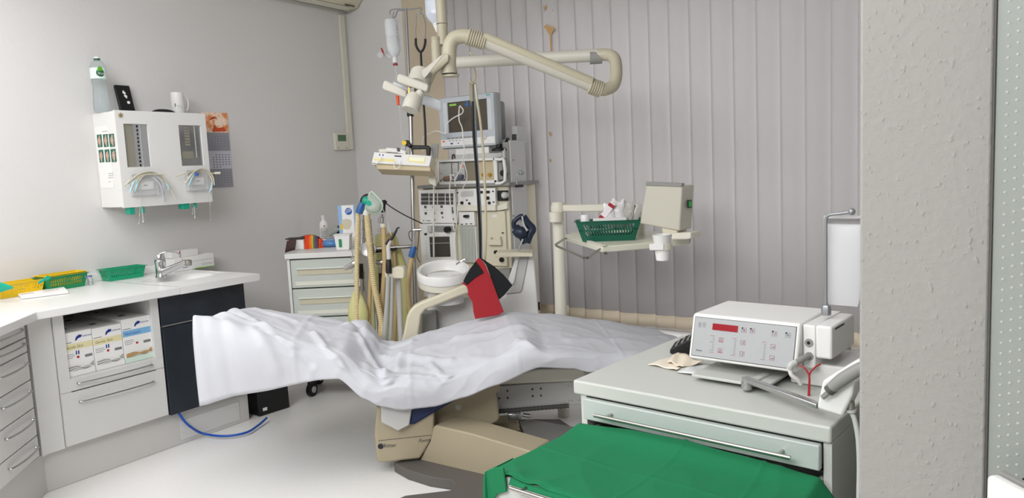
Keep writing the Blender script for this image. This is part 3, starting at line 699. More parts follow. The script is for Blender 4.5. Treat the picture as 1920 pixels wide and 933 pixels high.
def bplace(p0, p1, Wd, dz=.001, taper=.85):
    a, b = onz(*p0, ZC), onz(*p1, ZC); d = (b - a); d.z = 0; d.normalize(); n = V3(-d.y, d.x, 0); n = n if n.x < 0 else -n
    c = (a + b) / 2 + n * (Wd * taper / 2); return frame((c.x, c.y, ZC + dz), math.atan2(d.y, d.x)), (b - a).length / taper
T_, L_ = bplace((3, 560.5), (78, 548), .12)
basket('basket', 'yellow perforated basket with teal items, leftmost on the worktop', T_, L_, .12, .073, M['yellow'], flip=-1)
T_, L_ = bplace((92, 546.5), (159, 535.5), .115)
basket('basket', 'green perforated basket with a yellow one nested in it, left of the small vials', T_, L_, .115, .076, M['green2'], flip=-1)
T2_ = T_.copy(); T2_.translation.z += .009
basket('basket', 'yellow perforated basket nested inside the green one on the worktop', T2_, L_ * .97, .105, .078, M['yellow'], flip=-1)
T_, L_ = bplace((206, 527.5), (268, 518.5), .10)
basket('basket', 'teal green perforated basket standing empty beside the sink', T_, L_, .10, .070, mat('teal_green_plastic', '#159a6e', .4), flip=-1)
# teal tools in the yellow basket
m = MB(); m.tube([onz(-40, 542, ZC + .078), onz(0, 538, ZC + .08), onz(24, 538.5, ZC + .078)], [.03, .026, .006], 12, 3, flat=.3)
tag(build('teal_scoop', m, M['teal']), 'flat teal plastic scoop lying across the left end of the yellow basket', 'tool')
m = MB(); m.tube([onz(73, 530, ZC + .07), onz(84, 523, ZC + .085), onz(90, 520, ZC + .095)], [.007, .008, .011], 10, 3)
tag(build('teal_stick', m, M['teal']), 'teal tube with round tip sticking out between the yellow and green baskets', 'tube')
# vials
for k, (px, py) in enumerate(((163, 535), (171, 534))):
    b0 = onz(px, py, ZC); 
    t = thing('vial', ('small clear glass vial next to the green basket' if k == 0 else 'small clear glass vial with blue crimp cap, right of its twin'), 'vial', b0)
    build('body', MB().lathe([(0, 0), (.012, 0), (.0125, .003), (.0125, .034), (.007, .042), (.007, .05), (0, .05)], b0), M['glass'], t)
    build('cap', MB().lathe([(.009, .047), (.009, .056), (0, .056)], b0), mat('violet_cap', '#6b6fa8', .4), t)
# white label strips
t = thing('label_strip', 'white plastic label strip with small printed words in front of the baskets', 'label strip', onz(90, 552, ZC))
cs = [onz(x, y, ZC + .012) for x, y in ((33, 551), (119, 537), (128, 546), (40, 557))]
build('strip', MB().prism([c - V3(0, 0, .01) for c in cs], (0, 0, .012)), M['paper'], t, bevel=.001)
pz = Plane(cs[0] + V3(0, 0, .0025), cs[1] - cs[0], (cs[1] - cs[0]).cross(V3(0, 0, 1)) * -1); m = MB()
for a, b_ in ((.03, .1), (.19, .3)): pz.rect(m, a, b_, .008 if pz.v.x < 0 else -.012, .012 if pz.v.x < 0 else -.008, 0, .0006)
m2 = MB(); 
for (x, y) in ((43, 551), (48, 550.3), (54, 549.5), (60, 548.6), (85, 545), (92, 544), (99, 543), (107, 541.8)):
    c_ = onz(x, y, ZC + .0152); m2.box(c_.x - .002, c_.x + .002, c_.y - .009, c_.y + .009, c_.z - .0008, c_.z)
build('print', m2, M['rink'], t)
# boxes behind the sink
qa, qb = onz(328, 510, ZC), onz(402, 498.5, ZC); dd_ = qb - qa; dd_.z = 0; LB = dd_.length; BT = frame(((qa.x), qa.y, ZC), math.atan2(dd_.y, dd_.x))
pq = Plane(qa + V3(0, 0, .001), dd_, (0, 0, 1)); HB = pq.uv(400, 474)[1]
t = thing('carton', 'long white carton with a green stripe on the worktop behind the tap', 'carton', BT @ V3(LB / 2, .04, .001))
build('carton_body', MB(BT).box(0, LB, 0, .085, .001, .001 + HB), M['paper'], t, bevel=.001)
m = MB(); m.m = 0
for u0__, u1__, v__ in ((.01, LB - .01, HB * .6), (LB * .68, LB - .01, HB * .22), (LB * .68, LB - .01, HB * .32)): pq.rect(m, u0__, u1__, v__, v__ + .0014, 0, .0006)
m.m = 1; pq.rect(m, LB * .5, LB * .98, 0, .006, 0, .0008)
text(m, 'Meditrade', pq, LB * .2, HB * .32, .016, .0008, mi=2); m.m = 2; pq.rect(m, LB * .2, LB * .32, HB * .2, HB * .24, 0, .0006)
build('print', m, [M['gink'], mat('lime', '#7fc04a', .6), M['bink']], t, fix=False)
t = thing('carton', 'small white carton with a red corner mark lying on the long carton', 'carton', BT @ V3(LB * .3, .04, .002 + HB))
build('carton_body', MB(BT).box(-.01, LB * .62, .004, .08, .002 + HB, .002 + HB + .042), M['white'], t, bevel=.001)
build('mark', MB(BT).box(LB * .16, LB * .18, .0025, .004, .003 + HB, HB + .043), M['red'], t)
# blue hose, black bin
a = onx(333, 776, XF - .02)
P = [V3(XF - .01, onx(334, 776, XF - .01).y, .2), onx(345, 788, XF + .0), onx(358, 800, XF + .01), onz(380, 812, .03), onz(420, 817, .02), onz(460, 811, .02), onz(484, 797, .02), onz(500, 783, .03)]
tag(build('blue_hose', MB().tube(P, .0068, 10, 6), mat('blue_hose', '#1d55b5', .35)), 'bright blue hose looping on the floor from under the sink cabinet', 'hose')
b0 = onz(500, 781, 0); b1 = onz(555, 762, 0)
t = thing('floor_bin', 'black plastic crate on the floor beside the sink cabinet', 'bin', (-3.87, 2.97, 0))
T = frame((-3.925, 2.965, 0), math.radians(-6)); m = MB(T)
w0, w1 = .11, .125
m.prism([(-w0, -w0, 0), (w0, -w0, 0), (w1, -w1, .25), (-w1, -w1, .25)], (0, 2 * w0, 0)); 
m.box(-w1 - .006, w1 + .006, -w1 - .004, w1 - .004, .24, .262)
build('body', m, M['black'], t, bevel=.008, seg=3)
pb_ = Plane(T @ V3(.5 * (w0 + w1), 0, 0), T.to_3x3() @ V3(0, 1, 0), (0, 0, 1))
build('label', MB(T).box(w0 + .001, w0 + .0035, -.085, -.055, .03, .05), M['paper'], t)

# ============================================================ CHAIR WITH SHEET
TH = math.radians(40)
CF = frame((-2.434, 2.545, 0), TH); CI = CF.inverted(); cvn = CF.to_3x3() @ V3(0, 1, 0)
def cu(px, py, v):
    return CI @ onplane(px, py, CF @ V3(0, v, 0), cvn)
def cpoly(m, pts, v0, v1):
    m.prism([cu(x, y, v0) for x, y in pts], (0, v1 - v0, 0)); return m
def zp(pts, ox, oy, s): return [(ox + x / s, oy + y / s) for x, y in pts]
z4 = lambda pts: zp(pts, 660, 680, 3.689)
base_m = mat('base_grey', '#605c58', .55)
beige_m = mat('chair_beige', '#ab9f86', .5)
t = thing('treatment_chair', 'beige dental treatment chair under a white sheet, on a grey floor base', 'chair', CF @ V3(.1, .25, 0))
m = MB(CF); cpoly(m, z4([(170, 300), (155, 480), (168, 670), (182, 688), (205, 692), (470, 665), (572, 500), (568, 300)]), .04, .10)
front = build('front_cover', m, beige_m, t, bevel=.012, seg=4)
pr = Plane(CF @ V3(0, .0395, 0), CF.to_3x3() @ V3(1, 0, 0), (0, 0, 1))
m = MB(); a = pr.pt(710, 826); b_ = pr.pt(809, 815.5); m.prism([a, b_, b_ + V3(0, 0, .002), a + V3(0, 0, .002)], pr.n * .0008)
q = pr.uv(710, 838); m.lathe([(.014, 0), (.014, .0008), (.010, .0008), (.010, 0)], pr.P(q[0] + .010, q[1] + .004), pr.n, 20)
m.lathe([(.005, 0), (.005, .001), (0, .001)], pr.P(q[0] + .010, q[1] + .004), pr.n, 12)
text(m, 'Ritter', pr, q[0] + .024, q[1] - .004, .026, .001); q2 = pr.uv(784, 829); text(m, 'Format', pr, q2[0], q2[1] + .000, .026, .001, shear=.4)
sub('lettering', m, M['ink'], front, fix=False)
PA_ = Plane(pr.pt(787, 861, -.03), (1, 0, 0), (0, 0, 1))
build('base_arm', PA_.poly(MB(), z4([(560, 445), (575, 430), (830, 490), (1240, 612), (1235, 632), (1080, 690), (1000, 760), (925, 787), (465, 672), (540, 540)]), -.16, 0), beige_m, t, bevel=.012, seg=4)
m = MB(CF); cpoly(m, z4([(560, 300), (750, 225), (1025, 135), (1030, 198), (997, 208), (1022, 380), (1008, 408), (822, 497), (570, 440)]), .14, .48)
lift = build('seat_support', m, beige_m, t, bevel=.015, seg=4)
q = cu(859, 763, .14); sub('screw', MB(CF).lathe([(.0, -.006), (.006, -.006), (.009, -.003), (.014, -.003), (.016, 0)], (q.x, .14, q.z), (0, 1, 0), 20), M['lgray'], lift)
m = MB(CF); cpoly(m, z4([(985, 425), (1150, 408), (1240, 625), (1010, 548)]), .36, .5); build('arm_cover', m, beige_m, t, bevel=.008)
m = MB(CF); cpoly(m, z4([(575, 340), (985, 350), (1010, 545), (600, 440)]), .345, .36)
m = MB(); fp = [onz(x, y, .05) for x, y in [(738, 866), (763, 880), (805, 893), (845, 899), (855, 908), (845, 918), (760, 928), (741, 936), (741, 1010), (880, 1010), (930, 935), (995, 860), (1090, 812), (1050, 785), (960, 785), (880, 800), (800, 845)]]
m.prism([p - V3(0, 0, .048) for p in fp], (0, 0, .048)); build('floor_base', m, base_m, t, bevel=.004)
m = MB(); fp = [onz(x, y, .07) for x, y in z4([(1150, 410), (1225, 385), (1620, 455), (1600, 560), (1245, 640)])]; m.prism([p - V3(0, 0, .07) for p in fp], (0, 0, .07)); build('floor_plate', m, M['mgray'], t, bevel=.004)
m = MB(); a_, b_ = onz(972, 791, .0715), onz(997, 851, .0715); d = (b_ - a_).normalized(); n = V3(-d.y, d.x, 0) * .005; m.prism([a_ - n, a_ + n, b_ + n, b_ - n], (0, 0, .002)); build('joint_gap', m, M['black'], t)
# swing rail
m = MB(CF); cpoly(m, [(930, 724), (1074, 714), (1095, 740), (1092, 757), (936, 769)], .30, .33); rail = build('swing_rail', m, M['lgray'], t, bevel=.003)
for px, py in z4([(1075, 192), (1019, 244), (1077, 241), (1248, 181), (1306, 177), (1250, 228), (1307, 225), (1498, 158), (1518, 158), (1502, 262), (1523, 261), (1573, 258)]):
    q = cu(px, py, .30); sub('hole', MB(CF).cyl((q.x, .302, q.z), (q.x, .298, q.z), .006, 12), M['dgray'] if px < 1064 else M['steel'], rail)
m = MB(CF); cpoly(m, [(932, 722), (936, 706), (1010, 690), (1094, 688), (1100, 714), (1074, 715)], .25, .55); build('seat_frame', m, M['cream'], t, bevel=.012, seg=3)
m = MB(CF); a_, b_ = cu(934, 771, .29), cu(1066, 760, .29); m.tube([a_, b_], .013, 10, ribs=.018) if False else m.tube([a_, a_.lerp(b_, .5), b_], .013, 10, 12, ribs=.02); build('cable_chain', m, M['dgray'], t)
m = MB(CF); q = cu(970, 778, .3); m.box(q.x - .05, q.x + .02, .28, .33, q.z - .018, q.z + .018); m.tube([(q.x + .03, .3, q.z), (q.x + .07, .3, q.z - .01)], .012); build('foot_bracket', m, M['chrome'], t, bevel=.004)
m = MB(CF); cpoly(m, z4([(200, 280), (420, 280), (397, 432), (318, 473), (203, 413)]), -.0, .035); build('side_panel', m, M['lgray'], t, bevel=.006)
m = MB(CF); cpoly(m, z4([(400, 290), (760, 200), (752, 242), (650, 298), (432, 426), (395, 432)]), .02, .5); build('seat_cushion', m, M['navy'], t, bevel=.01)
# upholstery under the sheet
sil = [(357, 582), (369, 577), (404, 574), (462, 577), (546, 588), (653, 598), (688, 602), (702, 619), (717, 638), (735, 643), (805, 624), (878, 602), (947, 585), (1025, 588), (1123, 600), (1221, 616), (1250, 626)]
bend = [(357, 585), (389, 589), (487, 619), (546, 635), (643, 660), (683, 692), (722, 712), (761, 702), (830, 702), (928, 668), (986, 636), (1025, 650), (1172, 663)]
hem = [(374, 756), (480, 735), (595, 712), (634, 709), (683, 746), (715, 761), (756, 768), (815, 761), (870, 744), (928, 722), (1010, 688), (1074, 690), (1104, 697)]
VF, VN, VH = .60, .0, -.05
def tab(L_, v): return sorted([(cu(x, y, v).x, cu(x, y, v).z) for x, y in L_])
tS, tB, tH = tab(sil, VF), tab(bend, VN), tab(hem, VH)
tS = [(x, z) for x, z in tS]; tS.append((1.7, tS[-1][1] - .05)); tB.append((1.7, tB[-1][1] - .08)); tH.append((1.7, tH[-1][1] - .06))
uL = tH[0][0]
mb = MB(CF)
def prof(u): return interp(tB, u), interp(tS, u)
def under(s, tt, dz=-.06):
    u = uL + .08 + (1.32 - uL) * s; zn, zf = prof(u); v = .06 + .46 * tt; return V3(u, v, zn + (zf - zn) * tt + dz)
mb.grid(lambda s, tt: under(s, tt), 40, 4)
build('upholstery', mb, M['navy'], t, solid=.05, label='navy blue upholstery')
column = MB(CF).box(.15, .4, .16, .44, .06, .40); build('lift_column', column, base_m, t)
# the sheet
def ridge(x, y, z=0): n_ = noise.noise(V3(x, y, z)); return (1 - abs(n_) * 2) ** 3 if abs(n_) < .5 else 0
def crease(u, v, u0, v0, u1, v1, w, a):
    d = V3(u1 - u0, v1 - v0, 0); L2 = d.length_squared; tt = max(0, min(1, ((u - u0) * d.x + (v - v0) * d.y) / L2)); dd = math.hypot(u - u0 - d.x * tt, v - v0 - d.y * tt)
    return a * math.exp(-(dd / w) ** 2)
CR = [(-.25, .6, .02, .02, .025, -.03), (-.22, .42, .1, .45, .025, .022), (-.02, .25, .3, .1, .02, .02), (.05, .2, .0, -.1, .03, .03), (-.35, .15, -.2, -.2, .02, .02), (-.95, .2, -.5, .1, .02, -.012), (-.8, .1, -.45, .02, .018, .015),
      (-.9, .45, -.62, .12, .03, .016), (-.62, .12, -.42, -.12, .025, .018), (-.7, .5, -.45, .3, .02, .012), (-.5, -.05, -.35, -.22, .02, -.014), (-.85, -.05, -.8, -.35, .025, .012), (.62, .02, .7, -.15, .02, .02), (.35, .35, .7, .2, .03, .012), (.15, .3, .5, .42, .02, .012), (-.15, .3, -.02, .0, .02, .025), (-.1, .02, .2, -.04, .02, .015), (.2, .1, .28, -.1, .018, .015), (-.6, .0, -.5, -.25, .03, .015), (-.75, .0, -.7, -.3, .03, -.015), (.9, .1, 1.2, .2, .03, .01)]
NT = 84
def sheet(s, tt):
    u = uL + (1.62 - uL) * s
    zn, zf = prof(u); zh = interp(tH, u)
    # vertical position across: hem .. near edge .. far edge .. far hem
    if tt < .34:
        q = tt / .34; v = VH + (VN - VH) * (q ** 2.2) ; z = zh + (zn - zh) * math.sin(q * PI / 2) ** .95 ; v += -.035 * math.sin(q * PI) * (.5 + .5 * math.sin(u * 9 + 1)); side = 1 - q
    elif tt < .86:
        q = (tt - .34) / .52; v = VN + (VF - VN) * q; z = zn + (zf - zn) * q + .012 * math.sin(q * PI); side = 0
    else:
        q = (tt - .86) / .14; v = VF + .02 * math.sin(q * PI / 2); z = zf - .16 * q ** 1.5; side = 0
    wv = v - side * .25
    w = 0
    for c in CR: w += crease(u, wv, *c)
    amp = .45 + .6 * math.exp(-((u - .0) / .35) ** 2)
    w += amp * (.010 * ridge(u * 4.2 + 3, wv * 5.5) + .006 * ridge(u * 9, wv * 8, 4) + .010 * noise.noise(V3(u * 3, wv * 4, 2)))
    w += .004 * (abs(((u + 1.2) % .52) - .26) < .006)
    if tt < .34: v -= w * (1 - side * .3) * .9; z += w * .5 * (1 - side)
    else: z += w
    if tt >= .30 and tt <= .9: pass
    if s < .05:        # drop over the head end
        k = 1 - s / .05; u = u - .02 * math.sin(k * PI / 2) + .02 * k; 
        if tt > .34: z -= .10 * k ** 1.6
        else: z -= .012 * k
    return V3(u, v, z)
sh = MB(CF).grid(sheet, 230, NT)
sheet_o = build('sheet', sh, sheet_m, None, solid=.0025, angle=75, subd=0)
tag(sheet_o, 'wrinkled white cotton sheet draped over the whole treatment chair', 'sheet')
# armrest on the far side
arm = [(748, 660), (758, 620), (762.5, 595), (768, 583), (777, 573), (790, 566), (869, 534), (877, 536), (880, 542), (879.5, 550), (860, 556), (797, 581), (790, 590), (786, 620), (782, 660)]
m = MB(CF); cpoly(m, arm, .66, .72); build('armrest', m, M['beige'], t, bevel=.012, seg=3)

# ============================================================ DENTAL UNIT BEHIND THE CHAIR
def hdir(a): a = math.radians(a); return V3(math.cos(a), math.sin(a), 0)
def FP(px, py, d, a=33.4): return Plane(at(px, py, d), hdir(a), (0, 0, 1))
def slab(name, pl, pts, d0, d1, m, parent, **k): return build(name, pl.poly(MB(), pts, d0, d1), m, parent, **k)
PU = FP(900, 540, 4.42, 30)
ub = PU.pt(900, 600); 
t = thing('dental_unit', 'white dental unit body with tall tapered tower standing behind the chair', 'dental unit', (ub.x, ub.y, 0))
zu = lambda pts: zp(pts, 860, 460, 5.833)
g0 = V3(0, 0, -1)
slab('tower', PU, zu([(625, 108), (818, 100), (862, 620), (905, 1130), (-380, 1130), (-340, 600), (250, 560), (500, 560), (560, 480), (590, 420), (560, 370)]), -.22, 0, M['white'], t, bevel=.006)
slab('tower_panel', PU, zu([(640, 112), (765, 108), (690, 480), (675, 505), (650, 512), (520, 525), (560, 480), (608, 420)]), 0, .003, M['lgray'], t, bevel=.001)
slab('tower_edge', PU, zu([(628, 112), (665, 112), (608, 410), (580, 428), (545, 370)]), 0, .014, M['white'], t, bevel=.004)
slab('seam', PU, zu([(765, 112), (769, 112), (696, 480), (680, 508), (655, 516), (520, 530), (520, 526), (655, 512), (676, 504), (692, 479)]), .0, .0042, M['mgray'], t)
slab('handle_plate', PU, zu([(405, 105), (418, 66), (640, 58), (812, 66), (815, 104), (640, 106), (410, 110)]), -.10, .08, M['tan'] if False else M['beige'], t, bevel=.006)
q = PU.uv(1008, 577); build('rubber_ring', MB().lathe([(.012, 0), (.026, 0), (.026, .012), (.012, .012)], PU.P(q[0], q[1], -.06), hdir(30), 20), M['black'], t)
slab('side_box', FP(805, 600, 4.36, 36), [(791, 587), (818, 586), (820, 660), (791, 660)], -.1, 0, M['mgray'], t, bevel=.004)
# cuspidor
bc = at(831.5, 505, 4.33)
t = thing('cuspidor', 'round white spittoon bowl with cream lower band on a white column', 'spittoon', (bc.x, bc.y, .5))
tow = (CAM - bc); tow.z = 0; tow.normalize(); axis = (V3(0, 0, 1) * math.cos(.235) + tow * math.sin(.235)).normalized()
Rb = .155
build('bowl', MB().lathe([(0, -.085), (.08, -.082), (.115, -.06), (.128, -.02), (.134, .0), (Rb - .006, .006), (Rb, .0), (Rb, -.045), (Rb - .006, -.05)], bc, axis, 48), M['white'], t, angle=50)
build('lower_band', MB().lathe([(Rb - .008, -.05), (Rb - .002, -.051), (Rb - .004, -.085), (Rb - .03, -.1), (0, -.1)], bc, axis, 48), M['cream'], t)
cb = at(835, 548, 4.36); build('column', MB().lathe([(.105, -.06), (.105, .05), (.10, .11)], V3(cb.x, cb.y, cb.z - .0), (0, 0, 1), 32), M['white'], t)
q = at(868, 490, 4.3); build('rinse_spout', MB().tube([at(877, 489, 4.3), at(871, 486, 4.3), at(862, 491, 4.3), at(856, 495, 4.32)], .0055, 8, 5), M['chrome'], t)
build('drain', MB().lathe([(.03, 0), (.03, .004), (0, .006)], bc + axis * -.083, axis, 20), M['steel'], t)
# suction hose holder
ph = FP(742, 510, 4.25, 30); z6 = lambda pts: zp(pts, 640, 480, 5.4875)
t = thing('suction_holder', 'beige suction holder block with two grey hoses and black-tipped handpiece', 'suction holder', (ph.o.x, ph.o.y, .5))
slab('holder_block', ph, z6([(458, 160), (490, 132), (590, 100), (645, 108), (658, 125), (655, 212), (640, 224), (462, 218)]), -.05, .03, M['beige'], t, bevel=.01, seg=3)
slab('groove', ph, z6([(490, 140), (500, 138), (494, 218), (484, 218)]), .03, .0315, M['mgray'], t)
sl = lambda pts, d: [at(x, y, d) for x, y in pts]
build('post', MB().tube(sl([(746, 520), (753, 660)], 4.3), .0165, 14), M['lgray'], t)
build('hose', MB().tube(sl([(728, 518), (725, 580), (719, 660)], 4.22), [.012, .014, .018], 12, 6), mat('hose_grey', '#a9aaa4', .5), t)
build('hose', MB().tube(sl([(735, 518), (734, 580), (731, 660)], 4.23), .011, 12, 6), mat('hose_grey', '#a9aaa4', .5), t)
hp = build('handpiece', MB().tube(sl([(729, 500), (729, 480), (728, 462), (732, 450)], 4.22), [.012, .013, .012, .01], 12, 6), M['lgray'], t)
sub('tip', MB().tube(sl([(731, 451), (736, 445), (742, 434), (745, 428), (749, 426)], 4.22), [.008, .008, .005, .004], 10, 5), M['black'], hp)
sub('grip', MB().tube(sl([(729, 512), (729, 498), (729, 486)], 4.215), [.017, .018, .014], 12, 4), M['black'], hp)
sub('lever', MB().tube(sl([(723, 458), (726, 453), (730, 448)], 4.21), .006, 8, 4), M['black'], hp)

# ============================================================ BREATHING STAND
D0 = 4.62
sp = at(697, 470, D0)
t = thing('breathing_stand', 'chrome breathing circuit stand with amber corrugated hoses and valves beside the drawer cart', 'breathing stand', (sp.x, sp.y, 0))
build('post', MB().cyl((sp.x, sp.y, .42), (sp.x, sp.y, at(697, 410, D0).z), .012), M['chrome'], t)
build('mount_arm', MB().cyl((sp.x, sp.y, 1.0), (at(777, 470, 4.66).x, at(777, 470, 4.66).y, 1.0), .012), M['steel'], t)
def hose(pts, r, c, d, ribs=.011, nm='hose'): return build(nm, MB().tube([at(x, y, dd) for (x, y), dd in zip(pts, d if isinstance(d, list) else [d] * len(pts))], r, 12, 14, ribs=ribs), c, t, angle=60)
hose([(671, 398), (670, 440), (669, 500), (669, 560), (668, 640)], .0165, M['hose'], 4.5)
hose([(688, 402), (691, 440), (696, 490), (702, 537), (712, 585), (722, 640)], .020, M['hose'], 4.5)
hose([(697, 462), (695, 510), (693, 560), (691, 640)], .014, M['hose2'], 4.56)
hose([(719, 424), (720, 455), (721, 500), (717, 560), (712, 640)], .015, M['hose2'], 4.55, ribs=None)
hose([(733, 436), (738, 470), (742, 540), (740, 640)], .012, M['hose2'], 4.66, ribs=None)
hose([(775, 478), (770, 495), (767, 520), (766, 550), (770, 590), (774, 640)], .016, M['hose2'], 4.5)
build('collar', MB().tube(sl([(686, 404), (688, 398), (692, 396)], 4.5), [.022, .024, .02], 14, 4), M['cream'], t)
build('collar', MB().tube(sl([(719, 426), (718.5, 419)], 4.55), [.018, .02], 14), M['cream'], t)
build('connector', MB().tube(sl([(673, 400), (676, 390), (680, 380)], 4.49), [.02, .022, .018], 14, 4), M['blue'], t, label='blue hose connector')
build('connector', MB().tube(sl([(771, 482), (773, 474), (776, 462)], 4.49), [.018, .02, .018], 14, 4), M['blue'], t, label='blue hose connector')
build('elbow', MB().tube(sl([(679, 383), (681, 373), (688, 368), (694, 371)], 4.5), .016, 12, 5), M['black'], t)
build('elbow', MB().tube(sl([(716, 398), (717, 386), (720, 379), (724, 381)], 4.6), [.022, .02, .016, .012], 12, 5), M['black'], t)
glassm = M['glass']
for (x, y0, y1, r, mm) in ((716.5, 401, 436, .028, 'chrome'), (681, 402, 458, .018, 'chrome'), (664, 462, 486, .018, 'glass'), (679, 500, 545, .017, 'steel')):
    a_, b_ = at(x, y1, 4.6), at(x, y0, 4.6); L_ = (b_ - a_).length
    build('valve_cylinder', MB().lathe([(r, 0), (r, L_ * .2), (r * .7, L_ * .22), (r * .7, L_ * .5), (r * .95, L_ * .52), (r * .95, L_ * .8), (r * .6, L_ * .84), (r * .6, L_), (0, L_)], a_, b_ - a_, 18), M[mm], t)
build('gauge_dome', MB().ball(at(689, 467, 4.52), .042), M['glass'], t); build('gauge_ring', MB().lathe([(.036, -.01), (.045, -.01), (.045, .01), (.036, .01)], at(691, 467, 4.54), -FWD, 24), M['steel'], t)
slab('absorber_block', FP(715, 452, 4.72, 30), [(701, 440), (737, 437), (742, 470), (704, 472)], -.08, 0, M['tan'], t, bevel=.01)
slab('clamp', FP(715, 470, 4.62, 30), [(704, 468), (743, 464), (743, 469), (704, 474)], -.03, .0, M['black'], t, bevel=.002)
build('side_valve', MB().tube(sl([(646, 503), (654, 500), (664, 494), (668, 490)], 4.52), [.012, .016, .02, .016], 12, 4), M['chrome'], t)
build('side_valve', MB().tube(sl([(705, 491), (714, 492), (724, 488), (732, 487)], 4.58), [.012, .02, .02, .012], 12, 4), M['steel'], t)
build('side_valve', MB().tube(sl([(714, 492), (713, 502), (713, 512)], 4.58), [.012, .012, .008], 12, 4), M['steel'], t)
build('grip', MB().tube(sl([(677, 494), (677, 522)], 4.57), .013, 10), M['black'], t); build('grip', MB().tube(sl([(713, 510), (714, 550)], 4.6), .011, 10), M['black'], t)
build('side_knob', MB().box(0, .001, 0, .001, 0, .001) if False else MB().tube(sl([(714, 524), (724, 524)], 4.6), .02, 10), M['black'], t)
build('cable', MB().tube([at(724, 381, 4.6), at(735, 389, 4.6), at(755, 401, 4.55), at(775, 411, 4.55), at(792, 419, 4.55)], .0035, 8, 6), M['black'], t)
build('cable', MB().tube(sl([(716, 387), (722, 402), (727, 418), (733, 440)], 4.52), .0028, 8, 6), M['milky'], t)
build('cable', MB().tube(sl([(782, 430), (768, 434), (768, 446), (777, 458), (783, 470)], 4.6), .0028, 8, 6), M['dgray'], t)
build('cable', MB().tube(sl([(786, 432), (784, 455), (782, 480), (788, 492)], 4.6), .0028, 8, 6), M['dgray'], t)
build('chrome_bracket', MB().tube(sl([(774, 431), (790, 430)], 4.58), .01, 10), M['chrome'], t)
build('chrome_bracket', MB().tube(sl([(777, 432), (776, 462)], 4.58), .011, 10), M['chrome'], t)
# bags
def bagm(c, H_, W_, Dp, T=None):
    def f(s, tt):
        g = 2 * PI * s; z = tt; w = math.sin(min(1, z * 1.02 + .0) * PI) ** .55 * (1.15 - .75 * z) if 0 < z < 1 else 0
        return V3(math.cos(g) * W_ / 2 * w, math.sin(g) * Dp / 2 * w, (z) * H_)
    return f
for (px, py, d, H_, W_, lab, tl) in ((674, 618, 4.54, .27, .15, 'yellowish pear-shaped rubber breathing bag in front of the drawer cart', 0), ):
    c = at(px, py, d); T = frame((c.x, c.y, c.z), math.radians(30)); f = bagm(None, H_, W_, .09)
    tag(build('breathing_bag', MB(T).grid(lambda s, tt: f(s, tt), 28, 20), M['bag'], angle=80), lab, 'breathing bag')
PG2 = FP(730, 540, 4.74, 33)
tag(build('breathing_bag', PG2.poly(MB(), [(703, 440), (722, 437), (741, 438), (752, 470), (765, 508), (769, 560), (766, 655), (698, 655), (694, 560), (697, 500)], -.05, .02), M['bag'], bevel=.03, seg=5), 'large yellow-green rubber bag hanging behind the suction holder', 'breathing bag')
# face mask
pmk = FP(700, 380, 4.42, 25)
t = thing('face_mask', 'translucent triangular anaesthesia face mask with green valve on top of the hoses', 'face mask', at(700, 398, 4.42))
z3 = lambda pts: zp(pts, 640, 340, 5.833)
tri = z3([(325, 118), (355, 135), (430, 215), (447, 270), (425, 325), (360, 345), (290, 325), (272, 275), (290, 190)])
cen = pmk.uv(*z3([(350, 250)])[0]); pts = [pmk.uv(*p) for p in tri]
m = MB(); n = len(pts); ring = m.path([V3(a, b, 0) for a, b in pts], 4, True); N_ = len(ring); vs = []; fs = []
lay = [(1.0, 0), (.97, .014), (.8, .03), (.55, .045), (.3, .05)]
for k, d in lay:
    for r in ring: vs.append(pmk.P(cen[0] + (r.x - cen[0]) * k, cen[1] + (r.y - cen[1]) * k, d))
for i in range(len(lay) - 1):
    for j in range(N_): fs.append((i * N_ + j, i * N_ + (j + 1) % N_, (i + 1) * N_ + (j + 1) % N_, (i + 1) * N_ + j))
fs.append(tuple(range((len(lay) - 1) * N_, len(lay) * N_)))
m.add(vs, fs); build('mask_shell', m, mat('milky_green_rubber', '#cfe0cf', .3, trans=.3, alpha=.75), t)
build('rim', MB().tube([pmk.P(r.x, r.y, 0) for r in ring], .007, 8, 1, True), mat('pale_green_rubber', '#c9dccb', .4, alpha=.9), t)
build('green_cap', MB().ball(at(687, 376, 4.43), .026), M['teal'], t); build('green_valve', MB().cyl(pmk.pt(697, 380, .01), pmk.pt(697, 380, .052), .016), M['teal'], t)

# ============================================================ DRAWER CART AND THINGS ON IT
PC = FP(540, 478, 4.86, 33.0)
zt_ = PC.uv(600, 473)[1] + PC.o.z; ul = PC.uv(535, 475)[0]; ur = PC.uv(672, 471)[0]; cw_ = ur - ul
CT = frame((PC.P(ul, 0).x, PC.P(ul, 0).y, 0), math.radians(33.0)); CTI = CT.inverted()
t = thing('drawer_cart', 'light grey rolling drawer cart with three translucent drawers in the room corner', 'cart', CT @ V3(cw_ / 2, .2, 0))
build('top', MB(CT).box(-.005, cw_ + .005, -.01, .40, zt_ - .035, zt_), M['grayw'], t, bevel=.004)
build('side_panel', MB(CT).box(.004, .022, .005, .38, .12, zt_ - .035), M['grayw'], t, bevel=.002)
build('side_panel', MB(CT).box(cw_ - .022, cw_ - .004, .005, .38, .12, zt_ - .035), M['grayw'], t, bevel=.002)
build('back_panel', MB(CT).box(.022, cw_ - .022, .36, .375, .12, zt_ - .035), M['grayw'], t); build('bottom_panel', MB(CT).box(.022, cw_ - .022, .01, .36, .12, .14), M['grayw'], t)
zs = [zt_ - .043]; dz = (PC.uv(560, 487)[1] - PC.uv(560, 541)[1])
hgt = (zs[0] - .15) / 3
hgt = min(hgt, dz)
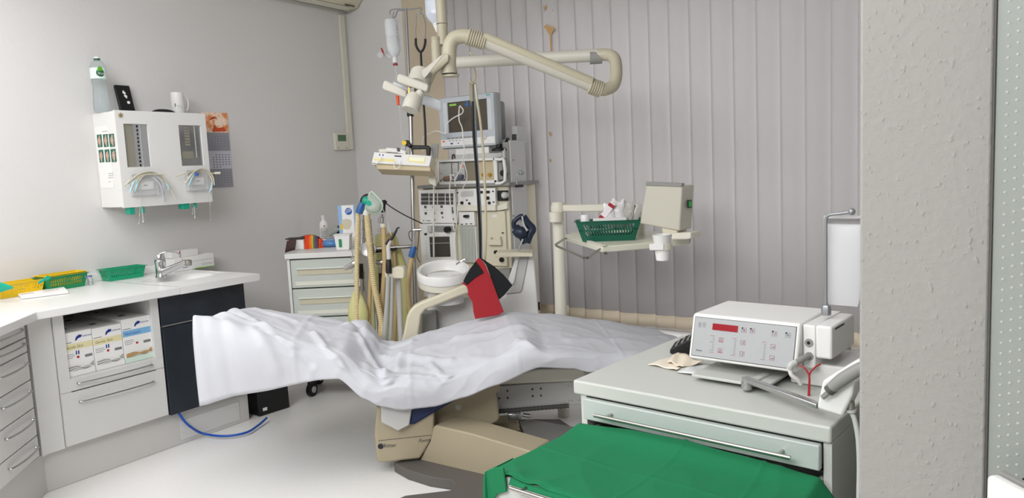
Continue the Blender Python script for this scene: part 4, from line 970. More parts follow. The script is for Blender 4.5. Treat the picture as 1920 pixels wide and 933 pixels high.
for k in range(4):
    z1 = zs[0] - k * (dz + .004); z0 = max(z1 - dz, .145)
    if z1 < .2: break
    dw = build('drawer', MB(CT).box(.026, cw_ - .026, .004, .34, z0 + .004, z1), mat('frosted_drawer', '#cdd3cb', .3, trans=.1, alpha=.96), t, bevel=.004)
    zc = z0 + (z1 - z0) * .58
    sub('recess', MB(CT).box(.07, cw_ - .05, .0, .005, zc - .022, zc + .016), mat('drawer_band', '#c6bfa8', .5), dw, bevel=.002)
    sub('grip_lip', MB(CT).box(.065, cw_ - .045, -.010, .004, zc + .016, zc + .024), mat('frosted_drawer_lip', '#dfe3dc', .3), dw, bevel=.002)
    sub('lower_band', MB(CT).box(.05, cw_ - .04, .001, .005, z0 + .02, z0 + .045), mat('drawer_band2', '#dcdccf', .5), dw, bevel=.001)
for (x, y) in ((.09, .05), (cw_ - .06, .05), (.06, .34), (cw_ - .06, .34)):
    cs_ = build('caster', MB(CT).lathe([(.03, -.016), (.046, -.014), (.046, .014), (.03, .016)], (x, y, .046), (.94, -.35, 0), 24), M['black'], t)
    sub('hub', MB(CT).lathe([(.0, -.02), (.02, -.02), (.022, .02), (0, .02)], (x, y, .046), (.94, -.35, 0), 16), M['lgray'], cs_)
    sub('fork', MB(CT).box(x - .022, x + .022, y - .02, y + .03, .085, .12), M['black'], cs_, bevel=.004)
def on(px, py): return onz(px, py, zt_)
def cl(px, py): p = CTI @ on(px, py); return p.x, p.y
# folder, striped cloth, papers, bottle, glove box, ring, tub
pf_ = FP(550, 460, 4.88, 42)
m = MB(); a_ = on(534, 473.5); b_ = on(575, 462)
t = tag(build('folder', MB().prism([a_, b_, b_ + V3(0.0, 0, .085) + hdir(33) * .01, a_ + V3(0, 0, .078) + hdir(33) * .02], hdir(123) * .012), mat('brown_folder', '#5a3228', .5, var=.5, vscale=8), bevel=.002), 'dark brown picture folder leaning at the left front of the cart top', 'folder')
p = on(581, 465); T = frame((p.x, p.y, zt_ + .001), math.radians(33))
sm = mat('striped_cloth', '#e0502a', .8); nt = sm.node_tree; b = nt.nodes['Principled BSDF']; tc = nt.nodes.new('ShaderNodeTexCoord'); mp2 = nt.nodes.new('ShaderNodeMapping'); mp2.inputs['Rotation'].default_value = (0, 0, -math.radians(33)); mp2.vector_type = 'POINT'
wv = nt.nodes.new('ShaderNodeTexWave'); wv.inputs['Scale'].default_value = 3.4; wv.inputs['Distortion'].default_value = .8; wv.wave_profile = 'SAW'; cr = nt.nodes.new('ShaderNodeValToRGB'); cr.color_ramp.interpolation = 'CONSTANT'
cols = [(0, '#e0451e'), (.3, '#f07f2c'), (.45, '#d9b93a'), (.55, '#5f6f4a'), (.68, '#564a72'), (.84, '#8c2f2a'), (.93, '#f0662a')]
cr.color_ramp.elements[0].color = lin(cols[0][1]) + [1]; cr.color_ramp.elements[1].position = cols[1][0]; cr.color_ramp.elements[1].color = lin(cols[1][1]) + [1]
for p_, c_ in cols[2:]: e = cr.color_ramp.elements.new(p_); e.color = lin(c_) + [1]
nt.links.new(tc.outputs['Object'], mp2.inputs[0]); nt.links.new(mp2.outputs[0], wv.inputs[0]); nt.links.new(wv.outputs['Fac'], cr.inputs[0]); nt.links.new(cr.outputs[0], b.inputs['Base Color'])
def lump(s, tt):
    g = s * 2 * PI; ph_ = tt * PI / 2; r = 1 + .12 * math.sin(3 * g + 1) + .08 * math.sin(7 * g)
    return V3(math.cos(g) * .085 * r * math.cos(ph_), math.sin(g) * .05 * r * math.cos(ph_), .085 * math.sin(ph_) ** .6 * (1 + .12 * math.sin(9 * g * (1 - tt) + 2)))
tag(build('striped_cloth', MB(T).grid(lump, 40, 12), sm, angle=70), 'crumpled rainbow-striped orange cloth on the drawer cart', 'cloth')
x_, y_ = cl(585, 457)
m = MB(CT).box(x_ - .05, x_ + .055, .26, .34, zt_ + .001, zt_ + .07); tag(build('paper_box', m, M['paper'], bevel=.002), 'white paper carton behind the striped cloth on the cart', 'box')
m = MB(CT @ Matrix.Rotation(.12, 4, 'X')); 
q = MB(frame((CT @ V3(x_ - .0, .27, 0)).to_tuple(), math.radians(33))); q.box(-.065, .055, -.02, .07, zt_ + .072, zt_ + .08); tag(build('dark_booklet', q, mat('dark_booklet', '#2c2728', .6), bevel=.001), 'thin dark booklet lying on the white carton on the cart', 'booklet')
p = on(609, 452); bH = (610, 404)
pp_ = FP(609, 452, 1, 33); L_ = onplane(609, 403, p, FWD).z - zt_; r = .031
t = thing('disinfectant_bottle', 'white plastic bottle with small red symbol standing on the drawer cart', 'bottle', p)
build('body', MB().lathe([(0, 0), (r, 0), (r, L_ * .62), (r * .9, L_ * .72), (r * .45, L_ * .8), (r * .4, L_ * .84)], p + V3(0, 0, .001), n=28), M['paper'], t)
build('cap', MB().lathe([(r * .48, L_ * .84), (r * .48, L_), (0, L_)], p), M['white'], t)
d = (CAM - p); d.z = 0; d.normalize(); g0 = math.atan2(d.y, d.x); m = MB()
cy_ = lambda a, z: p + V3(math.cos(g0 + a) * r * 1.012, math.sin(g0 + a) * r * 1.012, z)
m.m = 0; m.grid(lambda s, tt: cy_(-1 + 2 * s, L_ * (.08 + .42 * tt)), 12, 1); m.m = 1; m.grid(lambda s, tt: p + (cy_(-.9 + 1.8 * s, L_ * (.515 + .008 * tt)) - p) * 1.0, 12, 1)
m.m = 2; m.grid(lambda s, tt: cy_(-.05 + .35 * s, L_ * (.56 + .06 * tt)), 4, 1)
for k in range(4): m.m = 1; m.grid(lambda s, tt: cy_(-.7 + 1.3 * s, L_ * (.12 + .08 * k + .012 * tt)) + d * .0006, 10, 1)
build('label', m, [M['lgray'], M['ink'], mat('redbrown', '#b5583c', .6)], t, fix=False)
# upright glove box with blue emblem
p = on(648, 450); PG = Plane(CT @ V3(0, .27, 0), hdir(33), (0, 0, 1)); zg = lambda pts: zp(pts, 530, 380, 7.776)
g_ = [PG.uv(*q) for q in zg([(800, 45), (1045, 45)])]; zt2 = PG.P(0, g_[0][1]).z
t = thing('glove_box', 'upright white and blue examination glove box with oval opening at back of the drawer cart', 'glove box', PG.P((g_[0][0] + g_[1][0]) / 2, zt_ - PG.o.z))
v0_ = zt_ - PG.o.z + .001; v1_ = g_[0][1]; u0_, u1_ = g_[0][0], g_[1][0]; w_b = u1_ - u0_
build('carton', PG.rect(MB(), u0_, u1_, v0_, v1_, -.08, 0), M['paper'], t, bevel=.0015)
m = MB(); m.m = 0; PG.rect(m, u0_, u0_ + w_b * .22, v0_, v1_, 0, .0008); PG.rect(m, u0_ + w_b * .92, u1_, v0_, v1_, 0, .0008); m.m = 2; PG.rect(m, u0_ + w_b * .1, u0_ + w_b * .24, v0_ + (v1_ - v0_) * .42, v0_ + (v1_ - v0_) * .56, .0008, .0014)
m.m = 1; c_ = PG.uv(653.5, 396); m.cyl(PG.P(c_[0], c_[1], 0), PG.P(c_[0], c_[1], .0014), .024, 28)
m.m = 3; 
for k in range(3): m.tube([PG.P(c_[0] - .018, c_[1] - .01 + k * .009, .002), PG.P(c_[0], c_[1] - .004 + k * .009, .002), PG.P(c_[0] + .018, c_[1] + .002 + k * .006, .002)], .0016, 6, 4)
m.m = 4; c2 = PG.uv(650, 420); m.prism([PG.P(c2[0] + .034 * math.cos(a) * (1 + .15 * math.sin(3 * a)), c2[1] + .042 * math.sin(a) * (1 + .15 * math.cos(2 * a))) for a in [k * PI / 12 for k in range(24)]], PG.n * .001)
build('print', m, [mat('soft_blue', '#8fb4e2', .6), mat('deep_blue', '#1f5cae', .6), M['yellow'], M['paper'], mat('powder_glove', '#cfc8b5', .8)], t, fix=False)
# blue ring cushion mask
p = on(622, 462); m = MB(); ring = [(p + hdir(33) * .052 * math.cos(g) * 1.15 + hdir(123) * .04 * math.sin(g) + V3(0, 0, .024)) for g in [k * PI / 12 for k in range(24)]]
t = thing('blue_face_mask', 'blue cushioned face mask ring lying at the front of the cart top', 'face mask', p)
build('cushion', MB().tube(ring, .022, 12, 1, True), mat('translucent_blue', '#5b93cf', .2, trans=.2), t)
build('mask_dome', MB().lathe([(.05, 0), (.045, .02), (.03, .035), (.02, .04)], p + V3(0, 0, .02), n=24), mat('translucent_blue2', '#a9c4e6', .2, trans=.4, alpha=.85), t)
p2 = on(636, 457); tag(build('clear_tube', MB().tube([on(617, 457) + V3(0, 0, .062), on(628, 455) + V3(0, 0, .08), on(636, 454) + V3(0, 0, .10)], .014, 12, 4), mat('grey_sleeve', '#aeb4ae', .3, alpha=.9), None), 'short grey plastic tube with green band lying over the blue mask', 'tube')
tag(build('black_mask', MB(frame(tuple(on(640, 452)), .6)).grid(lambda s, tt: V3(math.cos(2 * PI * s) * (.03 + .012 * math.sin(4 * PI * s)) * math.sin(PI * tt) ** .7, math.sin(2 * PI * s) * .025 * math.sin(PI * tt) ** .7, .10 * tt + .03), 20, 10), M['black'], None, angle=70), 'small black rubber mask standing between bottle and glove box on the cart', 'mask')
a_, b_ = cl(649, 461), cl(672, 460); T = frame(tuple(CT @ V3((a_[0] + b_[0]) / 2, .12, zt_ + .001)), math.radians(33))
t = thing('white_tub', 'square white plastic tub with green latch on the right of the cart', 'tub', T.translation)
zz = (onplane(660, 438, T.translation, FWD).z - zt_)
build('tub', MB(T).prism([(-.042, -.04, 0), (.042, -.04, 0), (.052, -.04, zz), (-.052, -.04, zz)], (0, .08, 0)), M['white'], t, bevel=.003); build('rim', MB(T).box(-.056, .056, -.045, .045, zz - .004, zz + .003), M['white'], t, bevel=.002)
build('latch', MB(T).box(-.022, -.004, -.047, -.04, zz * .2, zz * .72), M['green2'], t, bevel=.002)

# ============================================================ ANAESTHESIA MACHINE
YM = 3.80
PM = Plane((0, YM, 0), (1, 0, 0), (0, 0, 1))
z8 = lambda pts: zp(pts, 780, 340, 6.667); z1_ = lambda pts: zp(pts, 800, 160, 7.175); z2_ = lambda pts: zp(pts, 800, 270, 7.175); z5 = lambda pts: zp(pts, 740, 340, 3.3333)
def r2(pl, name, p0, p1, d0, d1, mm, par, bevel=0, s=False, **k): return (sub if s else build)(name, pl.rpx(MB(), *p0, *p1, d0, d1), mm, par, bevel=bevel, **k)
mx0 = PM.uv(788, 360)[0]; mx1 = PM.uv(951, 360)[0]
t = thing('anaesthesia_machine', 'tall off-white anaesthesia machine with dark display grid and flow tubes, standing before the blinds', 'anaesthesia machine', (mx0 + .3, YM + .15, 0))
build('carcass', MB().box(mx0 + .01, mx1, YM + .012, YM + .33, .12, PM.uv(800, 353)[1]), M['beige'], t, bevel=.006)
build('top_shelf', MB().box(mx0 - .01, mx1 + .03, YM - .02, YM + .33, PM.uv(800, 353)[1], PM.uv(800, 347)[1]), M['mgray'], t, bevel=.003)
for x in (mx0 + .06, mx1 - .06):
    for y in (YM + .06, YM + .28): build('caster', MB().lathe([(.0, -.018), (.045, -.016), (.045, .016), (0, .018)], (x, y, .05), (1, 0, 0), 20), M['black'], t); build('caster_fork', MB().box(x - .02, x + .02, y - .02, y + .02, .09, .12), M['dgray'], t)
vent = r2(PM, 'ventilator_panel', z8([(50, 105)])[0], z8([(530, 520)])[0], -.01, .02, M['white'], t, .004)
for r_ in range(3):
    for c_ in range(4):
        x0 = [88, 193, 300, 395][c_]; x1 = [183, 287, 385, 490][c_]; y0 = 148 + r_ * 49; m = PM.rpx(MB(), *z8([(x0, y0)])[0], *z8([(x1, y0 + 40)])[0], .02, .022)
        sub('display', m, M['dpanel'], vent)
for (x, y) in ((143, 316), (243, 316), (346, 311), (148, 395), (250, 393), (350, 390)): sub('key', PM.cpx(MB(), *z8([(x, y)])[0], .016, .016, .02, .024), M['dpanel'], vent)
m = MB()
for (x, y, w, h) in ((145, 355, .05, .0012), (245, 355, .05, .0012), (350, 352, .04, .0012), (180, 487, .035, .005), (480, 345, .012, .03), (485, 380, .014, .02), (490, 465, .012, .012), (255, 475, .016, .012), (357, 445, .012, .012)): PM.cpx(m, *z8([(x, y)])[0], w, h, .02, .0212)
PM.poly(m, z8([(110, 493), (120, 473), (131, 493)]), .02, .0212)
sub('marking', m, M['gink'], vent)
lower = r2(PM, 'bellows_panel', z8([(60, 525)])[0], (862, 560), -.01, .014, M['white'], t, .003)
r2(PM, 'recess', z8([(170, 550)])[0], z8([(510, 630)])[0], .014, .016, M['mgray'], lower, s=True)
r2(PM, 'recess_block', z8([(175, 552)])[0], z8([(230, 628)])[0], .016, .03, M['lgray'], lower, s=True)
sub('knob', PM.disc(MB(), *z8([(430, 595)])[0], .02, .016, .045), M['black'], lower); sub('knob', PM.disc(MB(), *z8([(148, 653)])[0], .007, .014, .03), M['black'], lower)
r2(PM, 'window_frame', z8([(150, 655)])[0], (857, 560), .014, .018, M['white'], lower, s=True)
sub('bellows_window', PM.poly(MB(), z8([(190, 688), (440, 683), (455, 935), (205, 940)]), .018, .0195), M['dpanel'], lower)
sub('bellows_window', PM.poly(MB(), z8([(200, 768), (440, 760), (441, 764), (200, 772)]), .0195, .0205), M['white'], lower, label='white line across the dark window')
m = MB()
for k in range(7): PM.cpx(m, *z8([(150, 740 + k * 37)])[0], .014, .0014, .014, .0152)
sub('scale_mark', m, M['gink'], lower)
gas = r2(PM, 'gas_panel', (861, 354), (933, 384.5), -.01, .02, M['white'], t, .004)
sub('meter_window', PM.poly(MB(), z2_([(480, 635), (655, 625), (655, 700), (490, 710)]), .02, .021), M['lgray'], gas)
for (a_, b_) in (((700, 628), (782, 662)), ((806, 625), (876, 660))): r2(PM, 'display', z2_([a_])[0], z2_([b_])[0], .02, .0215, M['black'], gas, s=True)
for (x, y, r) in ((505, 787, .010), (605, 795, .007), (740, 790, .008), (872, 787, .009), (853, 722, .011), (570, 750, .004), (447, 650, .004), (450, 790, .004), (922, 632, .004), (930, 775, .004)): sub('knob', PM.disc(MB(), *z2_([(x, y)])[0], r, .02, .03), M['black'], gas)
r2(PM, 'panel_ledge', (861.5, 385), (934, 394.5), -.01, .03, M['cream'], t, .003)
r2(PM, 'right_recess', z2_([(950, 625)])[0], z2_([(1092, 762)])[0], -.01, .0, M['black'], t)
build('cylinder_cap', MB().lathe([(.018, 0), (.02, .03), (.012, .04), (0, .042)], PM.pt(*z2_([(1075, 685)])[0], 0), (0, -1, 0)), M['lgray'], t)
slab('angled_ledge', PM, z2_([(960, 830), (1095, 780), (1095, 870), (962, 895)]), -.01, .012, M['cream'], t, bevel=.002)
r2(PM, 'valve_panel', z8([(552, 378)])[0], z8([(755, 548)])[0], -.005, .018, M['white'], t, .002)
for (x, y, r) in ((650, 430, .009), (675, 430, .009)): build('knob', PM.disc(MB(), *z8([(x, y)])[0], r, .018, .04), M['black'], t)
m = MB()
for (x, y) in ((595, 532), (652, 528), (710, 526)): PM.cpx(m, *z8([(x, y)])[0], .018, .006, .018, .0192)
build('marking', m, M['ink'], t)
ft = r2(PM, 'flow_tube_block', (864, 423), (895.5, 492), -.01, .014, mat('flow_glass', '#b9bdb2', .15, alpha=.9), t, .002)
for k in range(5):
    x = 868 + k * 6; sub('flow_tube', MB().tube([PM.pt(x, 428, .016), PM.pt(x + 1, 489, .016)], .006, 8), M['film'], ft)
m = MB()
for k in range(5):
    for j in range(11): PM.cpx(m, 870.5 + k * 6, 431 + j * 5.2, .006, .0015, .014, .0152)
sub('scale_mark', m, M['gink'], ft)
r2(PM, 'frame_bar', (895.5, 423), (897.5, 492), -.01, .022, M['white'], t)
r2(PM, 'side_panel', (898, 396), (952, 499), -.01, .006, M['beige'], t, .003)
m = MB(); PM.cpx(m, *z5([(637, 378)])[0], .10, .035, .006, .03); PM.cpx(m, *z5([(608, 355)])[0], .022, .02, .006, .03); PM.cpx(m, *z5([(665, 352)])[0], .022, .02, .006, .03)
build('yoke_block', m, M['beige'], t, bevel=.003)
for (x, y, r) in ((676, 487, .015), (640, 440, .012), (682, 320, .004)): build('port', PM.disc(MB(), *z5([(x, y)])[0], r, .006, .02), M['black'], t)
PM.cpx(m := MB(), *z5([(628, 215)])[0], .035, .016, .006, .0075); build('plate', m, M['white'], t); 
slab('lower_wedge', PM, z5([(640, 545), (735, 540), (735, 620), (650, 590)]), -.05, .03, M['mgray'], t)
# column at the right
col = r2(PM, 'column', (951, 263), (963.5, 600), -.2, -.03, M['lgray'], t, .003)
r2(PM, 'column_edge', (949, 266), (953.5, 600), -.2, -.024, M['mgray'], col, s=True)
for (x, y) in ((958, 300), (958, 350), (958, 405)): sub('bolt', PM.disc(MB(), x, y, .004, -.03, -.026), M['dgray'], col)
build('bracket', MB().tube([PM.pt(964, 352, -.03), PM.pt(964, 330, -.03), PM.pt(968, 324, -.04), PM.pt(974, 323, -.04)], .005, 8, 3), M['dsteel'], t)
m = MB(); m.tube([PM.pt(967, 322, -.03), PM.pt(976, 325, -.03)], .009); m.tube([PM.pt(971, 318, -.03), PM.pt(971, 329, -.03)], .007); build('clamp_knob', m, M['dsteel'], t)
build('lever', MB().tube([PM.pt(963, 349, -.02), PM.pt(977, 348.5, -.02)], .008, 10), M['black'], t)
# module rack on the shelf
t = thing('module_rack', 'white-framed medical module rack with empty beige bay below the monitor', 'module rack', PM.pt(885, 346))
r2(PM, 'case', z2_([(175, 215)])[0], z2_([(955, 530)])[0], -.25, -.02, M['lgray'], t, .004)
a_ = z2_([(170, 215), (935, 180), (965, 530), (185, 545)])
slab('frame_top', PM, [a_[0], a_[1], (a_[1][0] + .5, a_[1][1] + 5), (a_[0][0], a_[0][1] + 4)], -.02, .012, M['white'], t, bevel=.002)
slab('frame_bottom', PM, z2_([(215, 505), (955, 480), (965, 530), (125, 548), (120, 515)]), -.02, .012, M['white'], t, bevel=.002)
slab('frame_side', PM, z2_([(905, 185), (955, 180), (968, 530), (925, 530)]), -.02, .012, M['white'], t, bevel=.002)
slab('frame_side', PM, z2_([(160, 215), (180, 215), (185, 545), (165, 540)]), -.02, .012, M['white'], t, bevel=.002)
build('handle', MB().tube([PM.pt(*z2_([p])[0], .03) for p in ((160, 235), (95, 245), (88, 290), (115, 520), (190, 520))], .007, 10, 2), M['white'], t)
build('handle', MB().tube([PM.pt(*z2_([p])[0], .03) for p in ((955, 200), (1030, 205), (1075, 215), (1090, 490), (970, 525))], .010, 10, 2), M['white'], t)
r2(PM, 'side_recess', z2_([(965, 245)])[0], z2_([(1025, 480)])[0], -.02, .0, M['mgray'], t); build('side_wheel', PM.disc(MB(), *z2_([(1030, 390)])[0], .018, 0, .01), M['black'], t)
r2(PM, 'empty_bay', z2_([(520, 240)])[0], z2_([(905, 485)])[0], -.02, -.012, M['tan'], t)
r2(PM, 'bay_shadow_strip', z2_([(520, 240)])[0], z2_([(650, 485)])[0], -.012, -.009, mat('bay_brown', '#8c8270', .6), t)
for k, (x0, x1) in enumerate(((165, 340), (345, 430), (436, 520))):
    md = r2(PM, 'module', z2_([(x0, 262 - k * 8)])[0], z2_([(x1, 470)])[0], -.02, .004, M['lgray'], t, .002)
    m = MB(); PM.cpx(m, *z2_([((x0 + x1) / 2 - 20, 268 - k * 3)])[0], .02, .003, .004, .005); PM.cpx(m, *z2_([((x0 + x1) / 2, 350)])[0], .03, .0012, .004, .005); PM.cpx(m, *z2_([(x0 + 35, 395)])[0], .008, .006, .004, .005); sub('marking', m, M['gink'], md)
build('red_mark', PM.cpx(MB(), *z2_([(498, 298)])[0], .012, .018, .004, .006), mat('salmon', '#d98a80', .6), t)
slab('connector', PM, z2_([(230, 480), (270, 435), (340, 425), (345, 480)]), .004, .03, mat('brown_connector', '#8a6a58', .5), t, bevel=.004)
r2(PM, 'connector_block', z2_([(350, 405)])[0], z2_([(420, 480)])[0], .004, .035, M['white'], t, .003); build('connector_ring', MB().lathe([(.007, 0), (.012, 0), (.012, .004), (.007, .004)], PM.pt(*z2_([(395, 445)])[0], .035), (0, -1, 0), 18), M['gink'], t)
slab('connector', PM, z2_([(440, 470), (455, 420), (505, 405), (515, 445), (490, 475)]), .004, .03, mat('slate_connector', '#5a6172', .5), t, bevel=.004)
for x in (757, 842, 915): build('gold_socket', PM.disc(MB(), *z2_([(x, 413)])[0], .011 if x < 900 else .006, -.009, .004), mat('brass', '#c49a4a', .3, .9), t)
build('cable_arch', MB().tube([PM.pt(*z2_([p])[0], -.02) for p in ((320, 205), (325, 150), (345, 148), (355, 195))], .006, 8, 5), M['dgray'], t)
# mounting frame and monitor
t = thing('patient_monitor', 'grey patient monitor with dark brown screen on top of the machine', 'monitor', PM.pt(878, 292))
r2(PM, 'base_box', z2_([(370, 62)])[0], z2_([(825, 125)])[0], -.22, -.01, M['white'], t, .004)
r2(PM, 'base_rail', z2_([(385, 150)])[0], z2_([(1010, 175)])[0], -.22, .0, M['lgray'], t, .002)
r2(PM, 'base_post', z2_([(1010, 60)])[0], z2_([(1050, 190)])[0], -.2, .0, M['lgray'], t, .002)
r2(PM, 'base_foot', z2_([(370, 125)])[0], z2_([(420, 195)])[0], -.2, -.02, M['lgray'], t)
build('swivel', MB().lathe([(.05, 0), (.05, .012), (.02, .02), (.02, .04)], PM.pt(*z2_([(955, 90)])[0], -.02)), M['black'], t)
build('cable', MB().tube([PM.pt(*p, -.06) for p in z1_([(940, 870), (985, 790), (1010, 720), (1025, 740), (1020, 880)])], .008, 8, 5), M['black'], t)
shell = MB(); hs = [PM.uv(*p) for p in z1_([(180, 158), (935, 97), (942, 832), (186, 842)])]
u0_, u1_ = (hs[0][0] + hs[3][0]) / 2, (hs[1][0] + hs[2][0]) / 2; v0_, v1_ = (hs[2][1] + hs[3][1]) / 2, (hs[0][1] + hs[1][1]) / 2
bez = mat('bezel_grey', '#b9bec3', .4)
PM.rect(shell, u0_, u1_, v0_, v1_, -.06, .0); build('case', shell, mat('case_grey', '#9da0a1', .4), t, bevel=.012, seg=3)
m = MB(); PM.rect(m, u0_ + .05, u1_ - .06, v0_ + .04, v1_ - .04, -.2, -.06); build('rear_housing', m, M['mgray'], t, bevel=.02, seg=3)
r2(PM, 'rear_vent', z1_([(972, 545)])[0], z1_([(1050, 780)])[0], -.26, -.14, M['lgray'], t, .003)
m = MB()
for k in range(6): PM.rpx(m, *z1_([(978, 655 + k * 14)])[0], *z1_([(1040, 661 + k * 14)])[0], -.14, -.138)
build('vent_slot', m, M['black'], t)
sc = [PM.uv(*p) for p in z1_([(290, 225), (820, 187), (820, 610), (290, 630)])]; s0, s1 = sc[0][0], sc[1][0]; s2, s3 = (sc[2][1] + sc[3][1]) / 2, (sc[0][1] + sc[1][1]) / 2
e_ = .0; m = MB()
PM.rect(m, u0_ + .006, s0, v0_ + .006, v1_ - .006, 0, .012); PM.rect(m, s1, u1_ - .006, v0_ + .006, v1_ - .006, 0, .012); PM.rect(m, s0, s1, s3, v1_ - .006, 0, .012); PM.rect(m, s0, s1, v0_ + .006, s2, 0, .012)
build('bezel', m, bez, t)
scr = build('screen', PM.rect(MB(), s0, s1, s2, s3, 0, .004), M['screen'], t)
m = MB(); PM.rect(m, s0 + .01, s0 + .065, s3 - .022, s3 - .010, .004, .0044); sub('status_bar', m, mat('screen_green', '#7fb24a', .5, emit=.25), scr)
for a_, b_ in ((s0 - .035, s0 - .004), (s1 + .004, s1 + .034)): build('inner_bezel', PM.rect(MB(), a_, b_, s2, s3, .012, .0135), mat('bezel_light', '#c9ced2', .35), t, bevel=.001)
m = MB(); PM.rect(m, u0_ + .008, u1_ - .01, v0_ + .018, v0_ + .058, .012, .014); kb = build('key_strip', m, M['white'], t)
for k in range(7): sub('key', PM.rect(MB(), u0_ + .06 + k * .032, u0_ + .082 + k * .032, v0_ + .062, v0_ + .070, .012, .016), M['mgray'], kb)
m = MB(); PM.rect(m, u0_ + .022, u0_ + .04, v0_ + .044, v0_ + .052, .014, .0155); sub('alarm_key', m, M['orange'], kb)
m = MB(); 
for k in range(5): PM.rect(m, u0_ + .075 + k * .026, u0_ + .087 + k * .026, v0_ + .047, v0_ + .0505, .014, .0152)
PM.rect(m, u0_ + .085, u0_ + .105, v0_ + .028, v0_ + .036, .014, .0152); PM.rect(m, u0_ + .14, u0_ + .155, v0_ + .03, v0_ + .034, .014, .0152); sub('marking', m, M['bink'], kb)
c_ = PM.uv(*z1_([(800, 697)])[0]); m = MB(); m.prism([PM.P(c_[0] + dx, c_[1] + dy, .014) for dx, dy in ((0, .018), (.018, 0), (0, -.018), (-.018, 0))], PM.n * .004); sub('cursor_pad', m, M['lgray'], kb)
m = MB(); PM.rect(m, u1_ - .06, u1_ - .03, v1_ - .018, v1_ - .012, .012, .0128); build('logo_mark', m, M['teal'], t)
# blue stopcock and loose leads in front of the monitor
t = thing('monitor_leads', 'thin white patient leads hanging from a blue connector in front of the monitor', 'cables', at(877, 300, 4.0))
m = MB(); c_ = at(876.5, 196, 3.98); m.ball(c_, .009); m.tube([c_ - RGT * .016, c_ + RGT * .012], .005); m.tube([c_ - UPV * .01, c_ + UPV * .022], .005); build('stopcock', m, M['blue'], t)
wl = mat('white_lead', '#e2dfd8', .4)
PMt = lambda pts, d: [PM.pt(*p, d) for p in pts]
for pts, r in (([(877, 199), (883, 207), (880, 214), (866, 221), (854, 231), (850.5, 243), (851, 251)], .0036), ([(851, 251), (843, 249), (834, 246), (821, 250), (809, 258), (806.5, 272), (808, 284)], .0032), ([(876, 200), (875, 215), (876, 228), (881, 240), (883, 262), (885, 285), (881, 305), (875, 322), (868, 335), (868, 348)], .0036),
               ([(884, 300), (890, 330), (883, 350), (875, 370), (872, 400), (868, 440)], .0028), ([(861, 330), (858, 345), (858, 370), (861, 400), (866, 430)], .0042), ([(834, 333), (829, 340), (828, 370), (827.5, 420), (828, 478)], .0058)):
    build('lead', MB().tube(PMt(pts, .08), r, 8, 5), wl, t)
# grey tube bundle hanging from the lamp arm
t = thing('hanging_tubes', 'bundle of black and beige tubes tied with yellow cord to the lamp arm', 'tubes', at(890, 300, 3.9))
build('cord', MB().tube([at(881, 98, 3.72), at(884, 104, 3.72), at(889, 125, 3.75), at(892, 140, 3.8), at(890, 152, 3.85), at(886, 156, 3.85), at(880, 150, 3.85)], .0036, 8, 5), mat('yellow_cord', '#c9be8c', .6), t)
build('tube', MB().tube(sl([(884.5, 154), (885, 180), (888, 205), (889, 235)], 3.86), [.012, .013, .01, .006], 12, 5), mat('grey_brown', '#8f8a78', .5), t)
build('tube', MB().tube([at(886, 190, 3.85), at(888, 252, 3.86), at(893, 316, 3.9), at(899, 420, 4.0), at(901, 488, 4.08)], .0066, 10, 6), M['black'], t)
build('tube', MB().tube([at(890, 156, 3.86), at(891, 190, 3.86), at(892, 250, 3.87), at(894.5, 300, 3.9), at(901, 400, 4.0), at(903, 488, 4.08)], .0058, 10, 6), mat('blue_grey_tube', '#8e98a6', .4), t)
build('tube', MB().tube([at(891, 158, 3.84), at(895, 190, 3.84), at(901, 232, 3.86), at(907, 300, 3.9), at(911, 420, 4.0), at(909, 492, 4.1)], .0065, 10, 6), mat('beige_tube', '#c9c0a6', .4), t)

# red and black cuff hanging from the bundle
PQ = FP(905, 540, 4.06, 38)
t = thing('pressure_cuff', 'red and black fabric blood pressure cuff hanging over the armrest', 'cuff', PQ.pt(910, 590))
cr_ = mat('red_fabric', '#a6202a', .85, sheen=.3); cb_ = mat('black_fabric', '#16181a', .85)
slab('red_panel', PQ, zu([(186, 165), (222, 132), (245, 150), (290, 205), (360, 370), (440, 590), (495, 722), (440, 760), (180, 802), (160, 720), (150, 620), (95, 530), (105, 500), (85, 445), (30, 412), (62, 396), (180, 340)]), -.006, .004, cr_, t, bevel=.003)
slab('velcro_patch', PQ, zu([(186, 170), (235, 235), (274, 295), (180, 350), (88, 430), (50, 388), (80, 325), (130, 245)]), .004, .010, cb_, t, bevel=.003)
slab('black_panel', PQ, zu([(228, 130), (262, 148), (395, 235), (495, 325), (592, 440), (500, 545), (440, 596), (370, 400), (300, 210)]), -.02, -.006, cb_, t, bevel=.003)
# blue cuff bulb behind on the machine
PB = FP(985, 440, 4.32, 33)
zb2 = lambda pts: zp(pts, 920, 380, 3.886)
t = thing('blue_cuff', 'folded dark blue rubber cuff hanging on the machine column', 'cuff', PB.pt(982, 455))
m = MB(); m.tube([PB.pt(*p, .0) for p in zb2([(175, 190), (170, 140), (215, 100), (235, 100)])], .014, 10, 5); m.tube([PB.pt(*p) for p in zb2([(235, 100), (270, 150), (305, 190), (285, 230), (262, 290)])], .022, 10, 5, flat=.5); m.tube([PB.pt(*p) for p in zb2([(175, 185), (215, 215), (250, 260), (262, 292)])], .03, 10, 5, flat=.5)
build('cuff_body', m, mat('blue_black_rubber', '#1e2a3d', .35), t)
build('strap', MB().tube([PB.pt(*p, .04) for p in zb2([(228, 95), (240, 150), (265, 200)])], .005, 8, 4), M['lgray'], t)
build('hook', MB().tube([PB.pt(*p, .03) for p in zb2([(235, 260), (215, 310), (205, 345)])], .006, 8, 4), M['dsteel'], t)
build('bulb', MB().ball(PB.pt(*zb2([(215, 215)])[0], .01), .045, (1, .8, .8)), mat('blue_black_rubber', '#1e2a3d', .35), t)

